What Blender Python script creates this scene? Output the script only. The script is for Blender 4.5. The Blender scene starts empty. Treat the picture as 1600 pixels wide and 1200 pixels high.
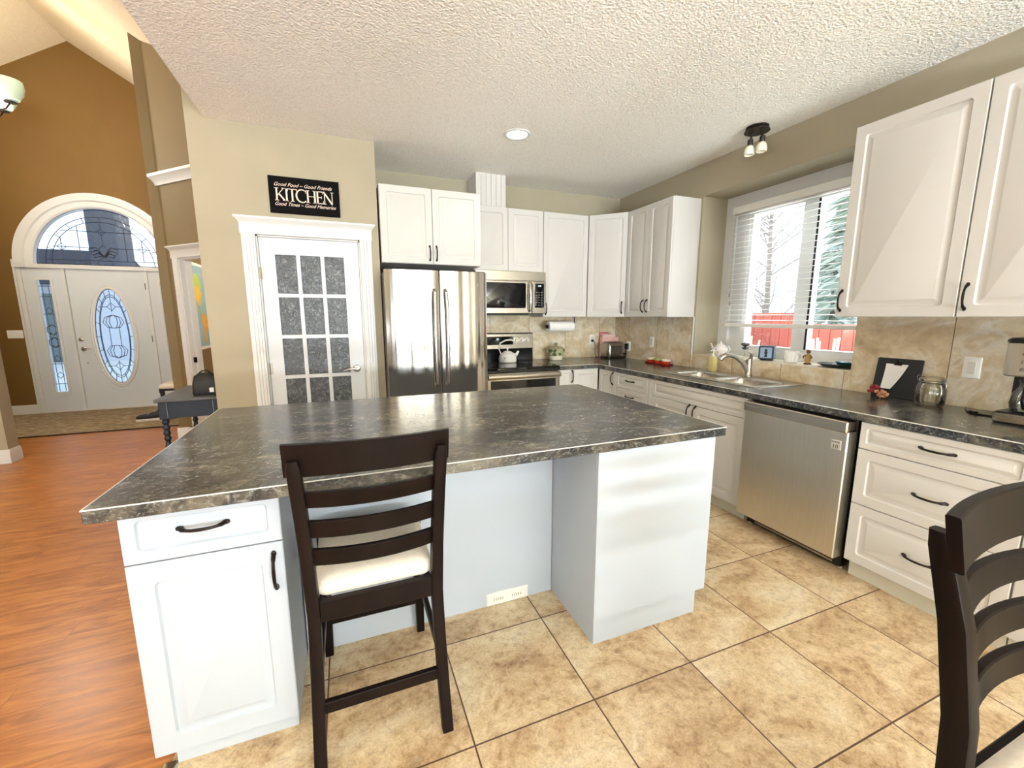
import bpy, bmesh, math, random
from mathutils import Vector, Matrix, Euler
random.seed(7)
C = bpy.context.scene.collection
SC = bpy.context.scene
PI = math.pi
def R(d): return d * PI / 180

# ------------------------------------------------------------------ camera
PITCH, YAW, ROLL = R(9.1694), R(21.5191), R(-0.08)
Fh = Vector((math.sin(YAW), math.cos(YAW), 0)); rt = Vector((math.cos(YAW), -math.sin(YAW), 0)); Zv = Vector((0, 0, 1))
fwd = math.cos(PITCH) * Fh - math.sin(PITCH) * Zv
upv = math.sin(PITCH) * Fh + math.cos(PITCH) * Zv
r2 = math.cos(ROLL) * rt + math.sin(ROLL) * upv
u2 = -math.sin(ROLL) * rt + math.cos(ROLL) * upv
cam = bpy.data.cameras.new('camera'); co = bpy.data.objects.new('camera', cam); C.objects.link(co)
cam.sensor_width = 36; cam.lens = 654.19 / 1600 * 36; cam.clip_start = .02; cam.clip_end = 200
mw = Matrix((r2, u2, -fwd)).transposed().to_4x4(); mw.translation = (0, 0, 1.4085)
co.matrix_world = mw
SC.camera = co
# ------------------------------------------------------------------ view + world + fill lamps
SC.view_settings.view_transform = 'Standard'; SC.view_settings.look = 'None'
SC.view_settings.exposure = 0.05; SC.view_settings.gamma = 1; SC.view_settings.use_curve_mapping = False
W = bpy.data.worlds.new('sky'); SC.world = W; W.use_nodes = True
nt = W.node_tree; bg = nt.nodes['Background']
tc = nt.nodes.new('ShaderNodeTexCoord'); sx = nt.nodes.new('ShaderNodeSeparateXYZ'); nt.links.new(tc.outputs['Generated'], sx.inputs[0])
rp = nt.nodes.new('ShaderNodeValToRGB'); nt.links.new(sx.outputs['Z'], rp.inputs[0])
rp.color_ramp.elements[0].color = (.93, .96, 1, 1); rp.color_ramp.elements[0].position = 0
rp.color_ramp.elements[1].color = (.62, .78, 1, 1); rp.color_ramp.elements[1].position = .8
nt.links.new(rp.outputs[0], bg.inputs[0]); bg.inputs[1].default_value = 1.75

def area(name, loc, rot, sx_, sy_, power, col):
    l = bpy.data.lights.new(name, 'AREA'); l.shape = 'RECTANGLE'; l.size = sx_; l.size_y = sy_; l.energy = power; l.color = col
    o = bpy.data.objects.new(name, l); C.objects.link(o); o.location = loc; o.rotation_euler = rot
    return o
# added fill lamps: tilted up behind the camera, and hidden outside the kitchen window
area('patio_fill', (1.35, -5.75, .75), (R(172), 0, 0), 3.1, 1.4, 2000, (.82, .92, 1))  # added fill inside the room, tilted up to lift the ceiling
area('great_room_fill', (-3.3, -6.2, 1.2), (R(135), 0, 0), 3.2, 1.6, 40, (.84, .93, 1))  # unseen fill lamp added by the great-room window, tilted up
area('side_window_fill', (-5.1, -2.6, 1.1), (R(168), 0, R(-90)), 3.6, 1.2, 350, (.84, .93, 1))  # unseen fill lamp added by the left window, tilted up
area('kitchen_window_sky_fill', (4.5, 1.5, 3.2), (0, R(62), 0), 1.0, 5.0, 1200, (.90, .95, 1))  # added lamp hidden above the window view, boosts the sky light
area('kitchen_window_snow_fill', (4.3, 1.4, .25), (0, R(118), 0), .9, 5.0, 1150, (.95, .97, 1))  # added lamp hidden below the sill, stands in for snow bounce

# ------------------------------------------------------------------ materials
def srgb(r, g, b):
    f = lambda c: (c / 255 / 12.92) if c / 255 <= .04045 else ((c / 255 + .055) / 1.055) ** 2.4
    return (f(r), f(g), f(b), 1)
MATS = {}
class NT:
    def __init__(s, name):
        s.m = bpy.data.materials.new(name); s.m.use_nodes = True; s.t = s.m.node_tree
        s.b = s.t.nodes['Principled BSDF']; s.out = s.t.nodes['Material Output']; s._o = None
    def n(s, typ, ins=None, **kw):
        x = s.t.nodes.new('ShaderNode' + typ)
        for k, v in kw.items(): setattr(x, k, v)
        for k, v in (ins or {}).items(): s.set(x.inputs[k], v)
        return x
    def set(s, inp, v):
        if hasattr(v, 'is_output'): s.t.links.new(v, inp)
        elif hasattr(v, 'outputs'): s.t.links.new(v.outputs[0], inp)
        else: inp.default_value = v
    def obj(s):
        if s._o is None: s._o = s.n('TexCoord').outputs['Object']
        return s._o
    def math(s, op, a, b=0.0, c=None):
        ins = {0: a, 1: b}
        if c is not None: ins[2] = c
        return s.n('Math', ins, operation=op).outputs[0]
    def map(s, scale=(1, 1, 1), loc=(0, 0, 0), src=None):
        return s.n('Mapping', {0: src or s.obj(), 1: loc, 3: scale}).outputs[0]
    def noise(s, scale, detail=3, stretch=(1, 1, 1), rough=.5, dist=0, src=None):
        return s.n('TexNoise', {'Vector': s.map(stretch, src=src), 'Scale': scale, 'Detail': detail, 'Roughness': rough, 'Distortion': dist}).outputs[0]
    def ramp(s, fac, stops):
        x = s.n('ValToRGB', {0: fac}); e = x.color_ramp.elements
        while len(e) < len(stops): e.new(.5)
        for k, (p, c) in enumerate(stops): e[k].position = p; e[k].color = c
        return x.outputs[0]
    def mix(s, fac, a, b, mode='MIX'):
        return s.n('MixRGB', {0: fac, 1: a, 2: b}, blend_type=mode).outputs[0]
    def bump(s, h, strength, dist=.002):
        return s.n('Bump', {'Height': h, 'Strength': strength, 'Distance': dist}).outputs[0]
    def P(s, **kw):
        mp = dict(col='Base Color', rough='Roughness', metal='Metallic', normal='Normal', spec='Specular IOR Level', coat='Coat Weight', coatr='Coat Roughness', em='Emission Color', es='Emission Strength', aniso='Anisotropic', tr='Transmission Weight', sub='Subsurface Weight', sheen='Sheen Weight', alpha='Alpha')
        for k, v in kw.items(): s.set(s.b.inputs[mp[k]], v)
        return s.m
def M(name, col, rough=.5, metal=0, spec=.5, coat=0, var=None, bump=None, em=None, es=0):
    if name in MATS: return MATS[name]
    t = NT(name); c = col
    if var:
        sc, am = var[0], var[1]; st = var[2] if len(var) > 2 else (1, 1, 1)
        nz = t.noise(sc, 4, st)
        c = t.ramp(nz, [(.3, tuple(x * (1 - am) for x in col[:3]) + (1,)), (.7, tuple(min(1, x * (1 + am)) for x in col[:3]) + (1,))])
    t.P(col=c, rough=rough, metal=metal, spec=spec, coat=coat)
    if bump:
        st = bump[3] if len(bump) > 3 else (1, 1, 1)
        t.P(normal=t.bump(t.noise(bump[0], 3, st), bump[1], bump[2]))
    if em: t.P(em=em, es=es)
    MATS[name] = t.m
    return t.m

WALL = srgb(166, 156, 133)
m_wall = M('wall_paint_tan', WALL, .75, var=(3, .03), bump=(120, .35, .002))
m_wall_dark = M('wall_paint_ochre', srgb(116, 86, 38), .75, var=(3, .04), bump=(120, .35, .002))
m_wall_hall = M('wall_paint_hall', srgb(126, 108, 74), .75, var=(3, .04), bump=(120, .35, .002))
m_white_trim = M('trim_white', srgb(218, 218, 216), .35, var=(2, .01))
m_door_white = M('door_white', srgb(212, 215, 218), .4, var=(2, .01))
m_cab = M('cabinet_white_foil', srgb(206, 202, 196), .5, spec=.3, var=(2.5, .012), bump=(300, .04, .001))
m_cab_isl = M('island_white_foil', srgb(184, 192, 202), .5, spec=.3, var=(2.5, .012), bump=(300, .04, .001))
m_toe = M('toe_kick_cream', srgb(214, 208, 190), .5, var=(8, .05))
m_bronze = M('handle_bronze', srgb(38, 28, 24), .35, metal=.7, var=(60, .25))
m_black = M('black_plastic', srgb(14, 14, 15), .3, var=(10, .1))
m_blackgloss = M('black_glass', srgb(5, 5, 6), .06, spec=.6, var=(4, .1))
m_dark = M('dark_gap', srgb(12, 11, 10), .8, var=(4, .1))
m_chrome = M('satin_chrome', srgb(196, 194, 190), .22, metal=1, var=(20, .04))
m_nickel = M('brushed_nickel', srgb(176, 168, 156), .28, metal=1, var=(30, .05))
m_whiteplastic = M('white_plastic', srgb(240, 239, 232), .35, var=(5, .01))
m_espresso = M('espresso_wood', srgb(20, 12, 9), .4, spec=.13, var=(14, .35, (1, 1, .15)), bump=(60, .05, .001, (1, 1, .1)))
m_cushion = M('cushion_linen', srgb(226, 215, 200), .9, var=(70, .06), bump=(400, .35, .001))
m_lead = M('lead_came', srgb(58, 60, 66), .4, metal=.6, var=(30, .1))
m_navy = M('navy_painted_wood', srgb(22, 36, 52), .5, var=(6, .25, (1, 1, .3)))
m_navytop = M('weathered_table_top', srgb(84, 88, 88), .4, var=(5, .3, (1, .2, 1)))
m_leather = M('black_leather', srgb(10, 10, 11), .55, bump=(90, .2, .002), var=(20, .2))
m_edge = M('laminate_edge_line', srgb(224, 222, 216), .4, var=(20, .06))  # thin pale strip along the counter edges

def ceiling_mat():
    t = NT('ceiling_knockdown')
    a = t.noise(58, 4, rough=.6); v = t.n('TexVoronoi', {'Vector': t.map(), 'Scale': 85.0}).outputs[0]
    h = t.math('ADD', a, t.math('MULTIPLY', v, .5))
    c = t.ramp(h, [(.45, srgb(234, 229, 217)), (.85, srgb(248, 245, 237))])
    return t.P(col=c, rough=.9, normal=t.bump(h, .75, .010))
m_ceil = ceiling_mat()
m_vault = M('vault_warm_white', srgb(236, 222, 196), .9, bump=(45, .5, .006), var=(40, .05))

def tile_floor():
    t = NT('floor_travertine_tile')
    s = t.n('SeparateXYZ', {0: t.obj()})
    def ax(o, off):
        u = t.math('DIVIDE', t.math('SUBTRACT', o, off), .4613)
        fr = t.math('FRACT', u); d = t.math('MINIMUM', fr, t.math('SUBTRACT', 1.0, fr))
        return t.math('FLOOR', u), d
    fu, du = ax(s.outputs[0], .318); fv, dv = ax(s.outputs[1], 1.145)
    d = t.math('MINIMUM', du, dv)
    g = t.math('LESS_THAN', d, .0062)
    idv = t.n('CombineXYZ', {0: fu, 1: fv}).outputs[0]
    wn = t.n('TexWhiteNoise', {'Vector': idv}, noise_dimensions='3D')
    sh = t.n('VectorMath', {0: t.obj(), 1: t.n('VectorMath', {0: wn.outputs[1], 1: (9, 9, 9)}, operation='MULTIPLY').outputs[0]}, operation='ADD').outputs[0]
    n1 = t.noise(3.2, 9, (1, 1.5, 1), .66, .7, src=sh); n2 = t.noise(30, 8, rough=.75, dist=.5, src=sh); n3 = t.noise(130, 3, rough=.7, src=sh)
    c = t.ramp(n1, [(.30, srgb(108, 76, 48)), (.41, srgb(164, 132, 95)), (.52, srgb(204, 180, 144)), (.68, srgb(232, 218, 193))])
    c = t.mix(.4, c, t.ramp(n2, [(.36, srgb(98, 68, 42)), (.49, srgb(196, 171, 134)), (.7, srgb(228, 213, 185))]), 'MIX')
    c = t.mix(.3, c, t.ramp(n3, [(.3, (.25, .25, .25, 1)), (.6, (.8, .8, .8, 1))]), 'OVERLAY')
    c = t.mix(.35, c, t.ramp(wn.outputs[0], [(0, (.42, .40, .38, 1)), (1, (.58, .58, .57, 1))]), 'OVERLAY')
    c = t.mix(g, c, srgb(84, 56, 36))
    h = t.math('SUBTRACT', t.math('MULTIPLY', n2, .35), g)
    return t.P(col=c, rough=t.math('ADD', t.math('MULTIPLY', n2, .25), .26), normal=t.bump(h, .25, .003))
m_tile = tile_floor()

def splash_mat(name, axis, off, sp):
    t = NT(name)
    s = t.n('SeparateXYZ', {0: t.obj()})
    u = t.math('DIVIDE', t.math('SUBTRACT', s.outputs[axis], off), sp)
    fr = t.math('FRACT', u); d = t.math('MINIMUM', fr, t.math('SUBTRACT', 1.0, fr)); g = t.math('LESS_THAN', d, .0045)
    wn = t.n('TexWhiteNoise', {'W': t.math('FLOOR', u)}, noise_dimensions='1D')
    sh = t.n('VectorMath', {0: t.obj(), 1: t.n('VectorMath', {0: wn.outputs[1], 1: (7, 7, 7)}, operation='MULTIPLY').outputs[0]}, operation='ADD').outputs[0]
    n1 = t.noise(3.6, 8, (1, 1, 1.3), .6, 1.2, src=sh); n2 = t.noise(24, 5, rough=.65, src=sh)
    c = t.ramp(n1, [(.28, srgb(172, 150, 118)), (.44, srgb(212, 192, 158)), (.54, srgb(230, 214, 184)), (.60, srgb(242, 237, 224)), (.68, srgb(214, 196, 164))])
    c = t.mix(.35, c, t.ramp(n2, [(.3, srgb(150, 124, 88)), (.7, srgb(222, 206, 174))]))
    c = t.mix(g, c, srgb(120, 100, 76))
    return t.P(col=c, rough=.35, normal=t.bump(t.math('SUBTRACT', t.math('MULTIPLY', n2, .3), g), .2, .003))
m_splash_b = splash_mat('splash_tile_back', 0, 2.433, .472)
m_splash_r = splash_mat('splash_tile_right', 1, 3.178, .489)
m_splash_w = splash_mat('splash_tile_low', 1, 2.245, .447)
m_splash_e = splash_mat('splash_tile_end', 1, 1.273, .489)

def granite():
    t = NT('counter_dark_laminate')
    n1 = t.noise(3.4, 9, (1, 1.7, 1), .68, 1.2); n2 = t.noise(24, 7, (1, 1.3, 1.6), .72, 1.4); n3 = t.noise(110, 4, rough=.65, dist=.8)
    c = t.ramp(n1, [(.34, srgb(24, 27, 34)), (.46, srgb(58, 57, 54)), (.56, srgb(104, 98, 85)), (.68, srgb(150, 142, 124))])
    f = t.ramp(n2, [(.42, srgb(8, 12, 22)), (.52, srgb(46, 50, 56)), (.60, srgb(124, 126, 122)), (.68, srgb(196, 198, 194))])
    c = t.mix(.42, c, f)
    c = t.mix(t.ramp(n3, [(.58, (0, 0, 0, 1)), (.70, (.55, .55, .55, 1))]), c, srgb(160, 158, 148))
    return t.P(col=c, rough=.19, spec=.5, normal=t.bump(n2, .03, .001))
m_counter = granite()

def wood_floor():
    t = NT('floor_cherry_planks')
    s = t.n('SeparateXYZ', {0: t.obj()})
    v = t.math('DIVIDE', s.outputs[1], .125); row = t.math('FLOOR', v)
    rn = t.n('TexWhiteNoise', {'W': row}, noise_dimensions='1D').outputs[0]
    u = t.math('DIVIDE', t.math('ADD', s.outputs[0], t.math('MULTIPLY', rn, 3.7)), 1.15)
    idv = t.n('CombineXYZ', {0: row, 1: t.math('FLOOR', u)}).outputs[0]
    wn = t.n('TexWhiteNoise', {'Vector': idv}, noise_dimensions='3D')
    fu = t.math('FRACT', u); fv = t.math('FRACT', v)
    g = t.math('MAXIMUM', t.math('LESS_THAN', fv, .012), t.math('LESS_THAN', fu, .0018))
    sh = t.n('VectorMath', {0: t.obj(), 1: t.n('VectorMath', {0: wn.outputs[1], 1: (5, 5, 5)}, operation='MULTIPLY').outputs[0]}, operation='ADD').outputs[0]
    n1 = t.noise(2.4, 7, (1.2, 7, 1), .62, 1.3, src=sh); n2 = t.noise(7, 7, (1, 14, 1), .7, .5, src=sh)
    c = t.ramp(n1, [(.28, srgb(120, 66, 28)), (.46, srgb(174, 108, 52)), (.60, srgb(200, 132, 68)), (.78, srgb(224, 166, 100))])
    c = t.mix(.3, c, t.ramp(n2, [(.3, srgb(96, 52, 26)), (.7, srgb(200, 134, 76))]))
    c = t.mix(.22, c, t.ramp(wn.outputs[0], [(0, (.38, .36, .35, 1)), (1, (.62, .6, .58, 1))]), 'OVERLAY')
    c = t.mix(t.math('MULTIPLY', g, .6), c, srgb(64, 28, 12))
    return t.P(col=c, rough=t.math('ADD', t.math('MULTIPLY', n1, .12), .25), spec=.4, normal=t.bump(t.math('SUBTRACT', t.math('MULTIPLY', n1, .5), t.math('MULTIPLY', g, .5)), .14, .003))
m_wood = wood_floor()

def steel(name, col, rough, wav=0.0, st=(60, 60, .6), wsc=3.0, wst=(1, 1, .12)):
    t = NT(name)
    n = t.noise(8, 3, st)
    c = t.ramp(n, [(.3, tuple(x * .93 for x in col[:3]) + (1,)), (.7, tuple(min(1, x * 1.05) for x in col[:3]) + (1,))])
    t.P(col=c, metal=1, rough=t.math('ADD', t.math('MULTIPLY', n, .08), rough - .04))
    if wav:
        t.P(normal=t.bump(t.noise(wsc, 1, wst, .4, .3), wav, .05))
    return t.m
m_fridge = steel('stainless_wavy', srgb(176, 171, 164), .12, .10, wsc=4)
m_steel = steel('stainless_brushed', srgb(226, 220, 208), .36)
m_steel_h = steel('stainless_horizontal', srgb(196, 188, 174), .26, st=(.6, .6, 60))
m_sink = steel('stainless_sink', srgb(190, 186, 178), .28, st=(30, 30, 30))

def glassy(name, tint, mixf, rough=.02, bumpv=0, bscale=30):
    t = NT(name); t.t.nodes.remove(t.b)
    tr = t.n('BsdfTransparent', {'Color': tint}); gl = t.n('BsdfGlossy', {'Color': (1, 1, 1, 1), 'Roughness': rough})
    if bumpv: t.set(gl.inputs['Normal'], t.bump(t.noise(bscale, 3), bumpv, .01))
    fr = t.n('Fresnel', {0: 1.45}).outputs[0]
    f = t.math('ADD', t.math('MULTIPLY', fr, .9), mixf)
    mx = t.n('MixShader', {0: f, 1: tr, 2: gl})
    t.set(t.out.inputs[0], mx.outputs[0])
    return t.m
m_pane = glassy('clear_pane', (.95, .97, .97, 1), 0)
m_bevelglass = glassy('bevelled_glass', (.9, .95, 1, 1), .04, .06, .35, 25)
m_jarglass = glassy('jar_glass', (.86, .86, .82, 1), .05, .02)
def rainglass():
    t = NT('rain_glass')
    n = t.noise(32, 4, rough=.6, dist=1.2)
    c = t.ramp(n, [(.3, srgb(48, 50, 52)), (.54, srgb(76, 79, 82)), (.70, srgb(124, 128, 132))])
    return t.P(col=c, rough=.3, spec=.5, normal=t.bump(n, .5, .01))
m_rain = rainglass()
def lamp(name, col, s):
    t = NT(name); return t.P(col=col, em=col, es=s, rough=.4)

# ------------------------------------------------------------------ mesh helpers
class MB:
    def __init__(s): s.bm = bmesh.new()
    def box(s, x0, x1, y0, y1, z0, z1, b=0, seg=2):
        bm = s.bm
        v = [bm.verts.new((x, y, z)) for x in (x0, x1) for y in (y0, y1) for z in (z0, z1)]
        fs = [bm.faces.new([v[i] for i in q]) for q in ((0, 1, 3, 2), (4, 6, 7, 5), (0, 4, 5, 1), (2, 3, 7, 6), (0, 2, 6, 4), (1, 5, 7, 3))]
        if b:
            es = list({e for f in fs for e in f.edges})
            bmesh.ops.bevel(bm, geom=es, offset=b, segments=seg, profile=.5, affect='EDGES')
        return s
    def prism(s, pts, axis, a0, a1):
        def P(p, a):
            if axis == 'z': return (p[0], p[1], a)
            if axis == 'y': return (p[0], a, p[1])
            return (a, p[0], p[1])
        A = [s.bm.verts.new(P(p, a0)) for p in pts]; B = [s.bm.verts.new(P(p, a1)) for p in pts]
        s.bm.faces.new(A); s.bm.faces.new(B[::-1])
        n = len(pts)
        for i in range(n): s.bm.faces.new([A[i], B[i], B[(i + 1) % n], A[(i + 1) % n]])
        return s
    def loft(s, loops, cap0=True, cap1=True, closed=False):
        L = [[s.bm.verts.new(p) for p in lp] for lp in loops]; n = len(L[0])
        pairs = list(zip(L, L[1:])) + ([(L[-1], L[0])] if closed else [])
        for a, b in pairs:
            for i in range(n): s.bm.faces.new([a[i], a[(i + 1) % n], b[(i + 1) % n], b[i]])
        if not closed:
            if cap0: s.bm.faces.new(L[0][::-1])
            if cap1: s.bm.faces.new(L[-1])
        return s
    def lathe(s, prof, c=(0, 0, 0), seg=24, axis='z', cap=True, sc=(1, 1)):
        loops = []
        for r, h in prof:
            lp = []
            for k in range(seg):
                a = 2 * PI * k / seg; x, y = r * math.cos(a) * sc[0], r * math.sin(a) * sc[1]
                if axis == 'z': p = (c[0] + x, c[1] + y, c[2] + h)
                elif axis == 'y': p = (c[0] + x, c[1] + h, c[2] + y)
                else: p = (c[0] + h, c[1] + x, c[2] + y)
                lp.append(p)
            loops.append(lp)
        return s.loft(loops, cap, cap)
    def tube(s, pts, r, seg=8, closed=False):
        pts = [Vector(p) for p in pts]; n = len(pts); rs = r if isinstance(r, (list, tuple)) else [r] * n
        loops = []; nrm = None
        for i, p in enumerate(pts):
            if closed: t = pts[(i + 1) % n] - pts[i - 1]
            else: t = pts[min(i + 1, n - 1)] - pts[max(i - 1, 0)]
            t.normalize()
            if nrm is None:
                nrm = t.orthogonal().normalized()
            else:
                nrm = (nrm - t * nrm.dot(t))
                nrm = nrm.normalized() if nrm.length > 1e-6 else t.orthogonal().normalized()
            b = t.cross(nrm)
            loops.append([p + (nrm * math.cos(2 * PI * k / seg) + b * math.sin(2 * PI * k / seg)) * rs[i] for k in range(seg)])
        return s.loft(loops, closed=closed)
    def ball(s, c, r, seg=16, rings=10):
        rx, ry, rz = r if isinstance(r, (list, tuple)) else (r, r, r)
        loops = []
        for i in range(1, rings):
            a = PI * i / rings
            loops.append([(c[0] + rx * math.sin(a) * math.cos(2 * PI * k / seg), c[1] + ry * math.sin(a) * math.sin(2 * PI * k / seg), c[2] - rz * math.cos(a)) for k in range(seg)])
        return s.loft(loops)
    def cells(s, axis, us, vs, filled, a0, a1):
        def P(u, v, a):
            if axis == 'z': return (u, v, a)
            if axis == 'y': return (u, a, v)
            return (a, u, v)
        vd = {}
        def V(i, j, k):
            if (i, j, k) not in vd: vd[(i, j, k)] = s.bm.verts.new(P(us[i], vs[j], (a0, a1)[k]))
            return vd[(i, j, k)]
        nu, nv = len(us) - 1, len(vs) - 1
        F = lambda i, j: 0 <= i < nu and 0 <= j < nv and filled(i, j)
        for i in range(nu):
            for j in range(nv):
                if not F(i, j): continue
                for k in (0, 1): s.bm.faces.new([V(i, j, k), V(i + 1, j, k), V(i + 1, j + 1, k), V(i, j + 1, k)])
                for (di, dj, p, q) in ((-1, 0, (i, j), (i, j + 1)), (1, 0, (i + 1, j), (i + 1, j + 1)), (0, -1, (i, j), (i + 1, j)), (0, 1, (i, j + 1), (i + 1, j + 1))):
                    if not F(i + di, j + dj): s.bm.faces.new([V(*p, 0), V(*q, 0), V(*q, 1), V(*p, 1)])
        return s
    def build(s, name, mat, parent=None, smooth=32, loc=None):
        bmesh.ops.recalc_face_normals(s.bm, faces=s.bm.faces)
        me = bpy.data.meshes.new(name); s.bm.to_mesh(me); s.bm.free()
        for mm in (mat if isinstance(mat, list) else [mat]): me.materials.append(mm)
        if smooth:
            me.polygons.foreach_set('use_smooth', [True] * len(me.polygons)); me.set_sharp_from_angle(angle=R(smooth))
        o = bpy.data.objects.new(name, me); C.objects.link(o)
        if loc: o.location = loc
        if parent: o.parent = parent
        return o
def rrect(x0, x1, z0, z1, r, n=4):
    """rounded rectangle as 2D points"""
    r = max(min(r, (x1 - x0) / 2.01, (z1 - z0) / 2.01), 1e-4); out = []
    for cx, cz, a in ((x1 - r, z0 + r, -90), (x1 - r, z1 - r, 0), (x0 + r, z1 - r, 90), (x0 + r, z0 + r, 180)):
        for k in range(n + 1):
            t = R(a + 90 * k / n); out.append((cx + r * math.cos(t), cz + r * math.sin(t)))
    return out
def thing(name, label, cat, loc=(0, 0, 0), rz=0, group=None):
    o = bpy.data.objects.new(name, None); C.objects.link(o); o.location = loc; o.rotation_euler = (0, 0, rz)
    o.empty_display_size = .1
    o['label'] = label; o['category'] = cat
    if group: o['group'] = group
    return o
def tag(o, label, cat, group=None):
    o['label'] = label; o['category'] = cat
    if group: o['group'] = group
    return o
def struct(o): o['kind'] = 'structure'; return o
def sempty(name, loc=(0, 0, 0), rz=0):
    o = bpy.data.objects.new(name, None); C.objects.link(o); o.location = loc; o.rotation_euler = (0, 0, rz); o['kind'] = 'structure'; return o
def dup(root, loc=None, rz=None, label=None):
    r = root.copy(); C.objects.link(r)
    if loc is not None: r.location = loc
    if rz is not None: r.rotation_euler = (0, 0, rz)
    if label: r['label'] = label
    for ch in list(root.children):
        c = ch.copy(); C.objects.link(c); c.parent = r
        for g in list(ch.children):
            d = g.copy(); C.objects.link(d); d.parent = c
    return r
# ------------------------------------------------------------------ room shell
XW, YB, ZC, XE = 3.146, 4.4466, 2.79, -.84
RX, RZ, SL = -3.318, 5.142, .62            # vault ridge and slope
vz = lambda x: RZ - SL * abs(x - RX)
YR, XL = -6.5, -5.8
# floors: tile in the kitchen, wood everywhere else
struct(MB().cells('z', [-.6, .3, 1.7, XW + .15], [YR - .15, YB + .1], lambda i, j: True, -.1, 0).build('floor', m_tile))
struct(MB().box(XL - .15, -.6, YR - .15, 8.35, -.1, 0).build('floor_hall', m_wood))
struct(MB().box(-.6, 1.2, YB + .1, 8.35, -.1, 0).build('floor_study', m_wood))
struct(MB().prism([(-.625, 0.0), (-.618, .006), (-.588, .006), (-.578, 0.0)], 'y', YR, 1.45).build('trim_threshold', m_steel_h))
# ceilings
struct(MB().box(XE, XW + .15, YR - .15, YB + .12, ZC, ZC + .08).build('ceiling', m_ceil))
struct(MB().prism([(XL - .15, vz(XL - .15)), (RX, RZ), (XE + .12, vz(XE + .12)), (XE + .12, vz(XE + .12) + .1), (RX, RZ + .1), (XL - .15, vz(XL - .15) + .1)], 'y', YR - .15, 8.36).build('ceiling_vault', m_vault))
struct(MB().box(XE, XE + .12, YR - .15, 8.36, ZC + .08, vz(XE + .12)).build('wall_upper', m_wall))
# right wall with the window recess
WY0, WY1, WZ0, WZ1 = 1.759, 3.152, 1.035, 2.50
struct(MB().cells('x', [YR - .15, WY0, WY1, YB + .12], [-.05, WZ0, WZ1, ZC], lambda i, j: not (i == 1 and j == 1), XW, XW + .46).build('wall_right', m_wall))
struct(MB().box(.30, XW, YB, YB + .12, 0, ZC).build('wall_back', m_wall))
# pantry wall, door opening X -.60..+.15
PY = 3.77
DX0, DX1, DZ = -.592, .148, 2.022
struct(MB().prism([(-.952, 0), (DX0, 0), (DX0, DZ), (DX1, DZ), (DX1, 0), (.30, 0), (.30, ZC), (XE, ZC), (XE, vz(XE)), (-.952, vz(-.952))], 'y', PY, PY + .12).build('wall_pantry', m_wall))
struct(MB().box(.19, .30, PY + .12, YB + .12, 0, ZC).build('wall_pantry_right', m_wall))
struct(MB().box(-.952, -.832, PY + .12, 5.05, 0, vz(-.832)).build('wall_pantry_left', m_wall))
struct(MB().box(-.832, .19, YB, YB + .12, 0, ZC).build('wall_pantry_back', m_wall))
# diagonal hall wall x + y = 4.04 (local x along the wall towards the entry)
dg = sempty('wall_hall', (-.952, 4.992, 0), R(135))
DL = (1.78 - .952) * math.sqrt(2)
d0, d1, dz2 = .20, .97, 2.035
zt = lambda l: vz(-.952 - l / math.sqrt(2))
struct(MB().prism([(0, 0), (d0, 0), (d0, dz2), (d1, dz2), (d1, 0), (DL, 0), (DL, zt(DL)), (0, zt(0))], 'y', -.12, 0).build('wall_surface', m_wall_hall, dg))
struct(MB().box(-1.868, -1.75, 5.82, 8.2, 0, vz(-1.868)).build('wall_partition', m_wall_hall))
# entry wall with the arched opening
EX, EA, EB = -3.29, .985, .90
out = [(XL - .1, 0), (EX - EA, 0), (EX - EA, 2.13)]
for k in range(1, 24):
    a = PI - PI * k / 24; out.append((EX + EA * math.cos(a), 2.13 + (EB + .03) * math.sin(a)))
out += [(EX + EA, 2.13), (EX + EA, 0), (1.2, 0), (1.2, ZC), (XE + .12, ZC), (XE + .12, vz(XE + .12)), (RX, RZ), (XL - .1, vz(XL - .1))]
struct(MB().prism(out, 'y', 8.2, 8.36).build('wall_entry', m_wall_dark))
struct(MB().box(-4.75, -4.63, 5.60, 8.2, 0, vz(-4.63)).build('wall_entry_left', m_wall_dark))
struct(MB().prism([(XL, 0), (-3.125, 0), (-3.125, vz(-3.125)), (RX, RZ), (XL, vz(XL))], 'y', 5.45, 5.60).build('wall_column', m_wall))
struct(MB().cells('x', [YR, -4.4, -.8, 8.3], [0, .5, 2.5, vz(XL)], lambda i, j: not (i == 1 and j == 1), XL - .15, XL).build('wall_left', m_wall))
w = sempty('window_4')
MB().cells('x', [-4.4, -4.33, -3.2, -3.13, -2.07, -2.0, -.87, -.8], [.5, .57, 2.43, 2.5], lambda i, j: j != 1 or i % 2 == 0, XL - .13, XL - .02).build('window_frame', m_white_trim, w)
MB().box(XL - .08, XL - .075, -4.33, -.87, .57, 2.43).build('pane', m_pane, w)
# study behind the diagonal wall
struct(MB().prism([(-.975, 5.13), (-1.75, 5.9), (-1.75, 8.2), (1.1, 8.2), (1.1, YB + .12), (-.832, YB + .12), (-.832, 5.05)], 'z', 2.62, 2.7).build('ceiling_study', m_vault))
struct(MB().box(1.1, 1.2, YB + .12, 8.2, 0, 2.7).build('wall_study_right', m_wall))
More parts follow.
